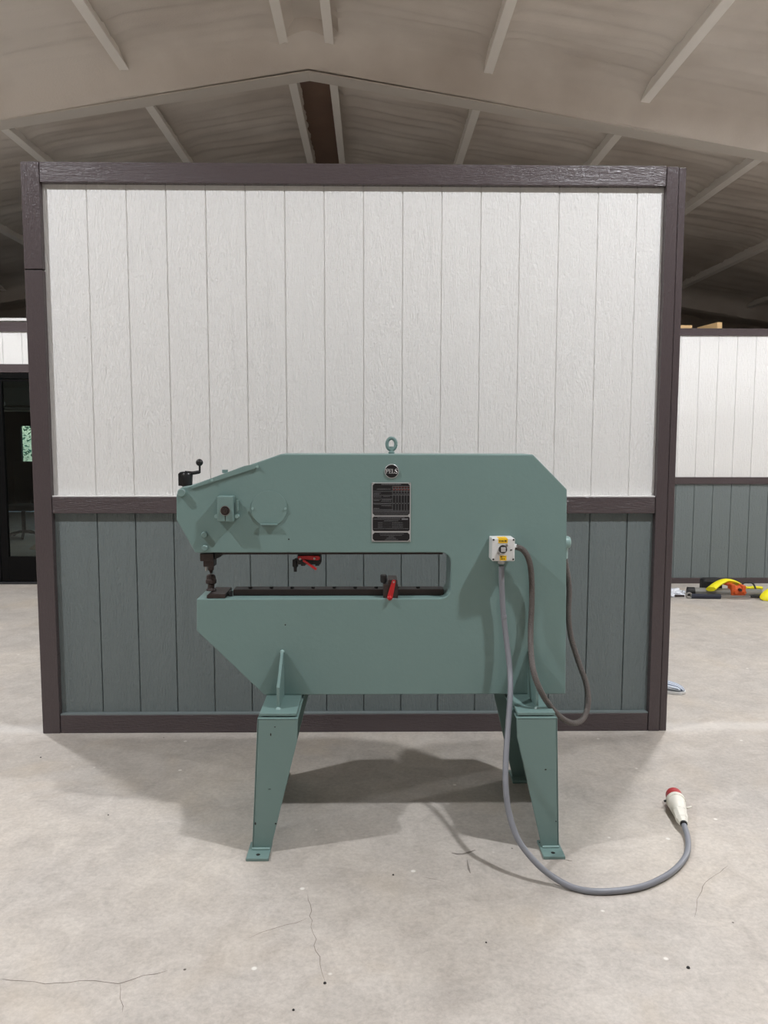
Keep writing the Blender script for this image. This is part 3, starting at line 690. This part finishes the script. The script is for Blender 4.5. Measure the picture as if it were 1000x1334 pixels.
# motor terminal cap on the end of the body and hose
ec_ = PY(741, 706.5, BM); xe = q(738, 700)[0]-.004
bm = N(); lathe(bm, [(0, .026), (.034, .026), (.042, .022), (.045, .012)], (xe, BM, ec_.z), (1, 0, 0), 28); link('terminal_cap', bm, 'machine_green_light', mach, smooth=True)
gz = PY(742, 722, BM); bm = N(); cyl(bm, (xe+.022, BM, ec_.z-.022), (xe+.022, BM, gz.z-.018), .013, 6); link('cable_gland', bm, 'machine_green_light', mach)
hp = [Vector((x1+.010, SY+.04, g1.z)), PY(681, 716.5, 3.14), PY(688.5, 729, 3.14), PY(692, 750, 3.15), PY(692.5, 785, 3.16), PY(691, 820, 3.15), PY(691.5, 850, 3.09), PY(695, 876, 3.02), PY(704, 900, 3.0), PY(718, 922, 3.03), PY(733, 936.5, 3.07),
      PY(748, 942, 3.12), PY(760, 935, 3.17), PY(766, 915, 3.21), PY(763, 890, 3.25), PY(752.5, 860, 3.28), PY(743.5, 830, 3.29), PY(740, 800, 3.29), PY(741, 765, 3.29), Vector((xe+.022, BM, gz.z-.016))]
bm = N(); tube(bm, spline(hp, 14), .0112, 12, .07); link('hose', bm, 'hose_dark', mach, smooth=True)

# throat: rails, clamps, tooling
B('upper_rail', q(272, 0)[0], s_r-.03, BY0+.03, BY1-.03, s_t-.012, s_t-.0005, 'oily_rail', mach, .002)
rz1 = PY(400, 768, BY0+.06).z
lr = B('lower_rail', q(287, 0)[0], PY(578, 770, BY0+.06).x, BY0+.06, BY0+.13, s_b+.0005, rz1, 'oily_rail', mach, .003)
for i in range(9):
    bx_ = PY(326+27.3*i, 768, BY0+.09).x; bm = N(); cyl(bm, (bx_, BY0+.09, rz1-.002), (bx_, BY0+.09, rz1+.006), .008, 6); link('rail_bolt', bm, 'black_matte', lr)
TY = BY0+.075
def tq(px, py): p = PY(px, py, TY); return p.x, p.z
tx = tq(274, 750)[0]
ph = bpy.data.objects.new('punch_holder', None); COL.objects.link(ph); ph.parent = mach; ph.matrix_parent_inverse = Matrix.Translation(-mach.location)
def tp(name, bm, m, par=ph, **k):
    o = link(name, bm, m, None, **k); o.parent = par; o.matrix_parent_inverse = Matrix.Translation(-Vector((0, 0, 0))) ; return o
ph.matrix_parent_inverse = Matrix.Translation(-mach.location)
def tbx(name, pa, pb, y0, y1, m, par, bev=.002):
    a, b = tq(*pa), tq(*pb); bm = N(); box(bm, a[0], b[0], y0, y1, b[1], a[1]); return tp(name, bm, m, par, bevel=bev)
tbx('holder_block', (262.5, 719.5), (280, 729.5), TY-.035, TY+.05, 'dark_steel', ph)
tbx('holder_block', (266.5, 729.5), (280.5, 737), TY-.03, TY+.03, 'dark_steel', ph)
bm = N(); prism(bm, [tq(280, 720), tq(291, 720), tq(289, 724), tq(281, 728)], TY-.02, TY+.04); tp('holder_arm', bm, 'black_matte', ph)
zA, zB = tq(274, 737)[1], tq(274, 744)[1]
bm = N(); lathe(bm, [(0, .014), (zA-zB-.004, .013), (zA-zB, .008), (zA-zB+.012, .003)], (tx+.002, TY, zA+.002), (0, 0, -1), 18); tp('punch', bm, 'dark_steel', ph, smooth=True)
bm = N(); cyl(bm, (tq(269, 741)[0], TY-.01, tq(269, 737)[1]), (tq(269, 741)[0], TY-.01, tq(269, 743)[1]), .004, 10); tp('set_screw', bm, 'bright_steel', ph)
for dz in (723.5, 727):
    z_ = tq(262, dz)[1]; bm = N(); cyl(bm, (tq(262.5, dz)[0]-.006, TY, z_), (tq(262.5, dz)[0]+.002, TY, z_), .006, 8); tp('set_screw', bm, 'dark_steel', ph)
di = bpy.data.objects.new('die_holder', None); COL.objects.link(di); di.parent = mach; di.matrix_parent_inverse = Matrix.Translation(-mach.location)
zz = lambda py: tq(274, py)[1]; z_base = s_b+.0005
prof = [(zz(774)-z_base, .021), (zz(768), .021), (zz(766), .014), (zz(761), .014), (zz(759.5), .0225), (zz(755), .0225), (zz(754), .020), (zz(749.5), .018), (zz(748), .011)]
bm = N(); lathe(bm, [(.02, .022)]+[(p[0]-z_base, p[1]) for p in prof[1:]], (tx+.002, TY, z_base), (0, 0, 1), 10); tp('die', bm, 'dark_steel', di, bevel=.0015)
a, b = tq(258.5, 0)[0], tq(284, 0)[0]
bm = N(); prism(bm, [(a, z_base), (b, z_base), (b, z_base+.018), (a+.008, z_base+.018), (a, z_base+.012)], BY0+.006, BY0+.16); tp('die_base', bm, 'dark_steel', di, bevel=.002)
bm = N(); cyl(bm, (b+.012, TY-.02, z_base), (b+.012, TY-.02, z_base+.022), .009, 6); tp('clamp_bolt', bm, 'black_matte', di)
# upper stop with its red lever
us = bpy.data.objects.new('upper_stop', None); COL.objects.link(us); us.parent = mach; us.matrix_parent_inverse = Matrix.Translation(-mach.location)
tbx('stop_block', (388, 720.5), (418, 734), TY-.03, TY+.05, 'black_matte', us)
def lever(name, pa, pb, r0, r1, y, par):
    A_, B_ = Vector((*tq(*pa), 0)), Vector((*tq(*pb), 0)); A_ = Vector((A_.x, y, A_.y)); B_ = Vector((B_.x, y, B_.y)); d = (B_-A_).normalized(); pp = Vector((-d.z, 0, d.x))
    o_ = []
    ang = math.atan2(d.z, d.x)
    for i in range(9):
        t = ang+math.pi/2+math.pi*i/8; o_.append((A_.x+r0*math.cos(t), A_.z+r0*math.sin(t)))
    for i in range(9):
        t = ang-math.pi/2+math.pi*i/8; o_.append((B_.x+r1*math.cos(t), B_.z+r1*math.sin(t)))
    bm = N(); prism(bm, o_, y-.005, y+.005); tp(name, bm, 'red_paint', par, bevel=.0015)
    return A_, B_
lever('lever', (391, 724.5), (414.5, 725), .007, .0095, TY-.037, us)
lever('lever', (397, 728), (412, 738.5), .0045, .005, TY-.048, us)
for px, py in ((392, 726), (410.5, 725.5)):
    p = tq(px, py); bm = N(); cyl(bm, (p[0], TY-.05, p[1]), (p[0], TY-.03, p[1]), .0045, 10); tp('lever_pin', bm, 'bright_steel', us)
p = tq(384.8, 735); bm = N(); lathe(bm, [(0, .010), (.004, .012), (.028, .012), (.032, .007), (.05, .0065)], (p[0], TY-.01, tq(384, 728.5)[1]), (0, 0, -1), 16); tp('feeler', bm, 'black_matte', us, smooth=True)
tbx('feeler_arm', (384, 727), (390, 731), TY-.02, TY, 'black_matte', us)
for px in (395, 413.5): tbx('foot', (px-2.8, 733.5), (px+2.8, 736.3), TY-.02, TY+.03, 'black_matte', us)
# lower stop with its red lever
ls = bpy.data.objects.new('lower_stop', None); COL.objects.link(ls); ls.parent = mach; ls.matrix_parent_inverse = Matrix.Translation(-mach.location)
TY2 = BY0+.02
def t2(px, py): p_ = PY(px, py, TY2-.01); return p_.x, p_.z
a, b = t2(499, 761), t2(518.3, 779); bm = N(); box(bm, a[0], b[0], TY2-.01, TY2+.13, s_b+.001 if False else s_b+.0008, a[1]); o = tp('stop_block', bm, 'dark_steel', ls, bevel=.002)
a, b = t2(505.5, 755.5), t2(517.5, 761); bm = N(); box(bm, a[0], b[0], TY2-.008, TY2+.1, b[1], a[1]); tp('stop_block', bm, 'dark_steel', ls, bevel=.002)
kx = t2(500.7, 0)[0]; bm = N(); lathe(bm, [(0, .011), (.008, .0135), (.03, .0135), (.033, .011)], (kx, TY2+.02, a[1]-.016), (0, 0, 1), 16); tp('knob', bm, 'black_matte', ls, smooth=True)
TYs = TY; TY = TY2-.02
lever('lever', (512.7, 757.8), (507.5, 778.2), .008, .0115, TY2-.022, ls)
p = tq(512.7, 757.8); bm = N(); cyl(bm, (p[0], TY2-.03, p[1]), (p[0], TY2-.005, p[1]), .004, 10); tp('lever_pin', bm, 'bright_steel', ls)
p = tq(507.5, 778.2); bm = N(); lathe(bm, [(0, .010), (.006, .009), (.011, .004)], (p[0], TY2-.026, p[1]), (0, -1, 0), 16); tp('lever_knob', bm, 'red_paint', ls, smooth=True)
TY = TYs
# crank on the nose
cr = bpy.data.objects.new('crank', None); COL.objects.link(cr); cr.parent = mach; cr.matrix_parent_inverse = Matrix.Translation(-mach.location)
def c3(px, py): return PY(px, py, BM)
a, b = c3(234, 614.5), c3(250, 634); hc = c3(242.5, 630)
bm = N(); lathe(bm, [(0, .016), (.006, .023), (.052, .0255), (.058, .022)], (hc.x+.002, BM, c3(243, 634.5).z), (0, 0, 1), 24); tp('hub', bm, 'black_paint', cr, smooth=True)
bm = N(); prism(bm, [(a.x-.003, c3(0, 632.5).z), (hc.x, c3(0, 632.5).z), (hc.x, a.z), (a.x+.006, a.z), (a.x-.003, a.z-.008)], BM-.018, BM+.018); tp('bracket', bm, 'black_paint', cr, bevel=.002)
bm = N(); tube(bm, spline([c3(241, 615.5), c3(250, 616.3), c3(257, 615.3)], 4)+[c3(260, 614.8)], .0075, 10, flat=(1, 1)); tp('arm', bm, 'black_paint', cr, smooth=True)
bm = N(); cyl(bm, c3(260, 616), c3(260, 605), .0042, 12); tp('spindle', bm, 'black_paint', cr, smooth=True)
bm = N(); bmesh.ops.create_uvsphere(bm, u_segments=24, v_segments=14, radius=.0148, matrix=Matrix.Translation(c3(259.7, 602.5))); tp('ball_knob', bm, 'black_paint', cr, smooth=True)
bm = N(); p = c3(243, 640); cyl(bm, (hc.x+.002, BM, p.z-.02), (hc.x+.002, BM, c3(243, 634).z+.002), .014, 16); tp('spindle', bm, 'black_paint', cr)

# legs: front and rear leg plates, outer side panel, shelf, ribs and feet on either side
LY0, LY1 = 2.96, 3.62; SZ = zbot-.002
def unit(front, x_rib, s, foot):
    th = .008
    fr = [PY(px, py, LY0) for px, py in front]           # outline of the front plate
    pts = [(p.x, p.z) for p in fr]
    bm = N(); prism(bm, pts, LY0, LY0+th); leg_f = link('leg', bm, G, mach, .003)
    bm = N(); prism(bm, pts, LY1-th, LY1); leg_r = link('leg', bm, G, mach, .003)
    xt = min(p[0] for p in pts[:2]) if s < 0 else max(p[0] for p in pts[:2]); xo_b = (min if s < 0 else max)(p[0] for p in pts if p[1] < .1)
    zt_ = pts[0][1]; zb_ = min(p[1] for p in pts)
    bm = N(); a, b = [], []
    for lst, dx in ((a, 0), (b, -s*th)):
        for yy, z_, x_ in ((LY0+.0, zb_, xo_b), (LY1, zb_, xo_b), (LY1, zt_, xt), (LY0, zt_, xt)): lst.append(bm.verts.new((x_+dx, yy, z_)))
    bm.faces.new(a); bm.faces.new(b)
    for i in range(4): bm.faces.new((a[i], a[(i+1) % 4], b[(i+1) % 4], b[i]))
    link('side_panel', bm, G, mach, .003)
    xmin, xmax = min(p[0] for p in pts[:2]), max(p[0] for p in pts[:2])
    B('top_flange', xmin, xmax, LY0, LY1, zt_-.008, zt_, G, mach, .003)
    B('shelf', xmin+.006, xmax-.006, LY0+.012, LY1-.012, zt_+.004, zbot-.0005, G, mach, .002)
    for sgn, yb in ((-1, BY0), (1, BY1)):
        bm = N(); yf = yb+sgn*.165; prism_x(bm, [(yb-sgn*.0, zbot), (yb, zbot+.185), (yb+sgn*.018, zbot+.185), (yf, zbot+.085), (yf, zbot)], x_rib-.006, x_rib+.006); link('rib', bm, G, mach, .002)
        bm = N(); lathe(bm, [(0, .012), (.004, .009), (.007, .003)], (x_rib, yf+sgn*.002, zbot), (0, 0, 1), 10); link('weld_bead', bm, 'machine_green_light', mach)
        bm = N(); lathe(bm, [(0, .010), (.006, .008), (.009, .003)], (x_rib, yb+sgn*.01, zbot+.183), (0, 0, 1), 10); link('weld_bead', bm, 'machine_green_light', mach)
    f0, f1 = PZ(*foot[0], .012), PZ(*foot[1], .012)
    for yy0, yy1 in ((f0.y, LY0+.06), (LY1-.06, LY1+LY0-f0.y)):
        f_ = B('foot_plate', f0.x, f1.x, yy0, yy1, .0, .012, G, mach, .002)
        ym = yy0+.028 if yy0 < 3.2 else yy1-.028
        bm = N(); cyl(bm, ((f0.x+f1.x)/2, ym, .0115), ((f0.x+f1.x)/2, ym, .0126), .008, 14); link('bolt_hole', bm, 'ink', f_)
    bm = N(); xm = sum(p[0] for p in pts if p[1] < .1)/2
    box(bm, min(p[0] for p in pts if p[1] < .1), max(p[0] for p in pts if p[1] < .1), LY0-.006, LY0+.002, .011, .02); link('weld_bead', bm, 'machine_green_light', mach, .003)
    for px, py in ():
        pass
unit([(335, 936), (388, 936), (387, 965), (352, 1108), (328, 1108)], PY(362.5, 915, 3.03).x, -1, ((320, 1118.5), (349.5, 1118.5)))
unit([(672.5, 935), (725.8, 935), (728, 1106), (706, 1106), (673.5, 961)], PY(699, 915, 3.03).x, 1, ((708, 1116), (736.5, 1116)))
for px, py, sx_, sz_ in ((358, 947, .003, .002), (352.5, 957, .0025, .006), (332.5, 1073, .003, .006), (359, 1073, .004, .003), (710.5, 1002.5, .004, .003), (724, 1070, .003, .002), (702.5, 1097.5, .003, .002), (351, 1028, .006, .001)):
    p = PY(px, py, LY0); bm = N(); lathe(bm, [(0, 1), (.0008, .8)], (0, 0, 0), (0, -1, 0), 9)
    bmesh.ops.transform(bm, matrix=Matrix.Translation((p.x, LY0, p.z)) @ Matrix.Diagonal((sx_, 1, sz_, 1)), verts=bm.verts[:]); link('paint_chip', bm, 'ink', mach)

# ------------------------------------------------------------------ power cable with its plug
cr_ = .0112
pz = [PZ(750, 1157.5, cr_), PZ(780, 1161.5, cr_), PZ(820, 1158.5, cr_), PZ(850, 1150, cr_), PZ(878, 1133.5, cr_), PZ(894, 1113, cr_), PZ(895.5, 1092, cr_*1.5)]
plug0, plug1 = PZ(889.5, 1071, .034), PZ(877, 1035, .042)
path = [Vector((gx_, SY+.04, z0+.0)), PY(653.3, 760, SY+.045), PY(655, 795, SY+.05), PY(659.5, 835, SY+.04), PY(663.5, 870, SY+.01), PY(664.5, 900, 3.06), PY(662, 940, 3.0), PY(658.8, 985, 2.93), PY(658.5, 1025, 2.87), PY(663.5, 1062, 2.83), PY(676, 1096, 2.785), PY(700, 1126, 2.74), PY(725, 1145.5, 2.712)]+pz+[plug0+Vector((0, 0, 0))]
path[0].z = SYz = z0 if False else path[0].z
path[0] = Vector((gx_, SY+.04, PY(653, 737, SY+.04).z))
pc = empty('power_cable', (pz[1].x, pz[1].y, 0), 'grey power cable with white and red round industrial plug', 'power cable')
bm = N(); tube(bm, spline(path, 10), cr_, 14); link('cord', bm, 'cable_grey', pc, smooth=True)
jp = path[2]; jd = (path[3]-path[2]).normalized()
bm = N(); lathe(bm, [(0, cr_*1.0), (.001, cr_*1.09), (.012, cr_*1.09), (.013, cr_)], jp+jd*.02, jd, 14); link('sleeve_end', bm, 'cable_grey', pc, smooth=True)
ax = (plug1-plug0).normalized(); L = (plug1-plug0).length
bm = N(); lathe(bm, [(-.012, .016), (0, .021), (.012, .021), (.02, .026), (L*.34, .0285)], plug0, ax, 8, .3); gl_ = link('plug_gland', bm, 'plug_white', pc, .002)
bm = N(); lathe(bm, [(L*.33, .0275), (L*.4, .031), (L*.62, .0365), (L*.70, .0375)], plug0, ax, 28); pb = link('plug_body', bm, 'plug_white', pc, smooth=True)
bm = N(); lathe(bm, [(L*.69, .0395), (L*.71, .0405), (L*.77, .0405), (L*.79, .037)], plug0, ax, 28); link('plug_flange', bm, 'plug_white', pc, smooth=True)
bm = N(); lathe(bm, [(L*.78, .0335), (L*.98, .0345), (L, .033), (L, .029), (L*.92, .029)], plug0, ax, 28); link('plug_shroud', bm, 'plug_red', pc, smooth=True)
rt = ax.cross(Vector((0, 0, 1))).normalized()
bm = N(); o_ = plug0+ax*L*.52+rt*.034; tube(bm, [o_, o_+rt*.012+ax*.006, o_+rt*.022+ax*.014], .0045, 8); link('plug_clip', bm, 'plug_white', pb)
bm = N(); o_ = plug0+ax*L*.74-rt*.039; tube(bm, [o_, o_-rt*.010+Vector((0, 0, -.004))], .005, 8); link('plug_key', bm, 'black_matte', pb)
bm = N(); lathe(bm, [(-.02, .0135), (-.006, .0155)], plug0, ax, 16); link('rubber_seal', bm, 'black_matte', pc)

# ------------------------------------------------------------------ bits on the floor by the far right wall
def floor_rod(name, a, b, r, m, label, cat, cap=None, z=None):
    A_, B_ = PZ(*a, z or r), PZ(*b, z or r); root = empty(name, (A_.x, A_.y, 0), label, cat); d = (B_-A_).normalized(); L_ = (B_-A_).length
    bm = N(); lathe(bm, [(0, r), (L_, r)], A_, d, 20); link('tube', bm, m, root, smooth=True)
    if cap: bm = N(); lathe(bm, [(-.012, r*.9), (-.008, r*1.12), (cap, r*1.12), (cap+.002, r)], A_, d, 20); link('end_cap', bm, 'black_matte', root, smooth=True)
    return root, A_, d, L_
pr, A_, d_, L_ = floor_rod('support_pole', (896, 770.5), (991, 773), .042, 'pole_grey', 'thick grey metal pole with a black end cap and an orange clamp', 'pole', .06)
bm = N(); lathe(bm, [(0, .046), (.04, .046)], A_+d_*.41, d_, 20); link('collar', bm, 'dark_steel', pr)
bm = N(); lathe(bm, [(0, .045), (.03, .045)], A_+d_*.78, d_, 20); link('collar', bm, 'dark_steel', pr)
pr2, A2, d2_, L2 = floor_rod('jack_handle', (900, 776.5), (938, 777), .024, 'pole_navy', 'short dark navy rod with a metal eye, beside the thick grey pole', 'rod')
bm = N(); tube(bm, [A2+Vector(((.026*math.cos(t)-.022), 0, .026*math.sin(t)+.006)) for t in [2*math.pi*i/20 for i in range(21)]], .009, 8); link('eye', bm, 'bright_steel', pr2, smooth=True)
bm = N(); lathe(bm, [(0, .013), (.09, .011)], A2-d2_*.16, d2_, 10); link('pin', bm, 'dark_steel', pr2)
bm = N(); lathe(bm, [(0, .013), (.3, .013)], A2+d2_*(L2-.01), d2_, 10); link('shaft', bm, 'bright_steel', pr2)
# orange clamp gripping the pole
oc = PZ(959, 771, .05)
ocl = bpy.data.objects.new('clamp', None); COL.objects.link(ocl); ocl.parent = pr; ocl['label'] = 'orange cast clamp around the pole'
ocl.location = oc-pr.location
bm = N(); lathe(bm, [(0, .05), (.015, .06), (.10, .06), (.115, .05)], oc-d_*.06+Vector((0, 0, .005)), d_, 12); link('jaw', bm, 'orange_clamp', ocl, .006)
for dx0, dx1, h_ in ((-.075, -.035, .135), (.03, .07, .125)):
    bm = N(); box(bm, oc.x+dx0, oc.x+dx1, oc.y-.06, oc.y+.05, .02, h_); link('cheek', bm, 'orange_clamp', ocl, .012)
for k in range(3):
    bm = N(); cyl(bm, (oc.x-.045+.045*k, oc.y-.09, .06+.025*(k % 2)), (oc.x-.045+.045*k, oc.y-.055, .06+.025*(k % 2)), .015, 8); link('bolt', bm, 'dark_steel' if k == 1 else 'orange_clamp', ocl)
bm = N(); tube(bm, spline([(oc.x-.13, oc.y+.05, .135), (oc.x-.08, oc.y+.04, .125), (oc.x-.04, oc.y+.02, .11)], 4), .018, 10); link('lever', bm, 'orange_clamp', ocl, smooth=True)
# yellow webbing sling lying over the pole
def strap(name, pts, w_, label, m='yellow_strap'):
    for p_ in pts: p_.z = max(p_.z, .12 if abs(p_.y-YY) < .1 else .032)
    bm = N(); tube(bm, spline(pts, 6), w_, 12, flat=(1, .42)); o = link(name, bm, m, None, smooth=True); return tag(o, label, 'strap', 'yellow straps')
def fpt(px, py, Y): return PY(px, py, Y)
YY = PZ(960, 769, .05).y
strap('lifting_strap', [fpt(925.5, 767.5, YY-.15), fpt(933, 761.5, YY-.09), fpt(941, 757.5, YY-.02), fpt(947, 757, YY+.0), fpt(954, 759.5, YY+.05), fpt(961, 763, YY+.11), fpt(970, 767, YY+.13), fpt(980, 766.5, YY+.13), fpt(990, 767, YY+.13)], .058, 'yellow webbing strap looped over the grey pole at the orange clamp')
strap('lifting_strap', [fpt(1016, 763, YY-.12), fpt(1002, 769, YY-.16), fpt(994.5, 777, YY-.25), fpt(1003, 779, YY-.28), fpt(1018, 779, YY-.28)], .04, 'yellow webbing strap end folded on the floor past the clamp')
tip = fpt(923.5, 759.5, YY+.12)
bm = N(); box(bm, tip.x-.07, tip.x+.14, YY+.1, YY+.22, .002, .15); tag(link('ratchet_buckle', bm, 'black_matte', None, .03), 'black ratchet buckle beside the yellow strap by the far wall', 'buckle')
wp = [fpt(968, 775, YY-.1), fpt(967, 762, YY+.02), fpt(974, 759, YY+.03), fpt(981, 763, YY+.02), fpt(985, 774, YY-.1), fpt(978, 777, YY-.16), fpt(990, 777, YY-.16), fpt(996, 774, YY-.1)]
for p_ in wp: p_.z = max(p_.z, .11 if abs(p_.y-YY) < .08 else .012)
bm = N(); tube(bm, spline(wp, 8), .009, 8); tag(link('black_cord', bm, 'black_matte', None, smooth=True), 'thin black cord looping over the grey pole past the clamp', 'cord')
# crumpled clear plastic
c = PZ(880, 774, 0); bm = N(); bmesh.ops.create_icosphere(bm, subdivisions=4, radius=1)
for v in bm.verts:
    n_ = noise.noise(v.co*2.2)*.45+noise.noise(v.co*5)*.25; v.co *= 1+n_; v.co = Vector((v.co.x*.13, v.co.y*.14, max(0, v.co.z+.15)*.05))
bmesh.ops.translate(bm, verts=bm.verts[:], vec=(c.x-.05, c.y, .001))
tag(link('plastic_wrapper', bm, 'plastic_wrap'), 'crumpled white plastic wrapper on the floor beside the brown corner post', 'wrapper')
# striped canvas shoe behind the corner post
c = PZ(879, 903, 0); sh = empty('striped_shoe', (c.x-.02, c.y, 0), 'blue and white striped canvas shoe half hidden behind the brown corner post', 'shoe')
def shoe_ring(t, lo, hi, wd): return [Vector((t, wd*math.cos(a), lo+(hi-lo)*(.5+.5*math.sin(a)))) for a in [2*math.pi*i/16 for i in range(16)]]
Rm = Matrix.Translation((c.x+.02, c.y+.01, .004)) @ Matrix.Rotation(-.35, 4, 'Z')
bm = N(); rg = []
for t, hi, wd in ((-.24, .05, .02), (-.23, .075, .032), (-.17, .075, .037), (-.11, .075, .04), (-.05, .066, .046), (0, .052, .047), (.03, .036, .034), (.042, .02, .012)):
    rg.append([bm.verts.new(p_) for p_ in shoe_ring(t, .01, hi, wd)])
for a, b in zip(rg, rg[1:]):
    for k in range(16): bm.faces.new((a[k], a[(k+1) % 16], b[(k+1) % 16], b[k]))
bm.faces.new(rg[0]); bm.faces.new(rg[-1])
o = link('upper', bm, 'stripe_cloth', None, smooth=True); o.matrix_world = Rm; o.parent = sh; o.matrix_parent_inverse = Matrix.Translation(-sh.location)
bm = N(); so = [(-.245, -.02), (-.22, -.035), (-.12, -.04), (-.03, -.05), (.02, -.045), (.048, -.015), (.048, .015), (.02, .045), (-.03, .05), (-.12, .04), (-.22, .035), (-.245, .02)]
a = [bm.verts.new((x_, y_, -.004)) for x_, y_ in so]; b = [bm.verts.new((x_, y_, .014)) for x_, y_ in so]; bm.faces.new(a); bm.faces.new(b)
for i in range(len(so)): j = (i+1) % len(so); bm.faces.new((a[i], a[j], b[j], b[i]))
o = link('sole', bm, 'box_white', None, .003); o.matrix_world = Rm; o.parent = sh; o.matrix_parent_inverse = Matrix.Translation(-sh.location)

# ------------------------------------------------------------------ high-bay lamp housings, the added row included (overhead, out of the picture)
for lx, ly, lz, wd_, ws_ in LAMPS:
    if True:
        e = empty('high_bay_lamp', (lx, ly, lz), 'round black high bay lamp hanging from the ceiling', 'lamp', 'high bay lamps')
        bm = N(); lathe(bm, [(.125, .17), (.14, .18), (.17, .17), (.2, .08), (.22, .06)], (lx, ly, lz), (0, 0, 1), 28); link('housing', bm, 'lamp_housing', e, smooth=True)
        bm = N(); cyl(bm, (lx, ly, lz+.21), (lx, ly, roof_z(lx)+.1), .008, 8); link('cord', bm, 'lamp_housing', e)
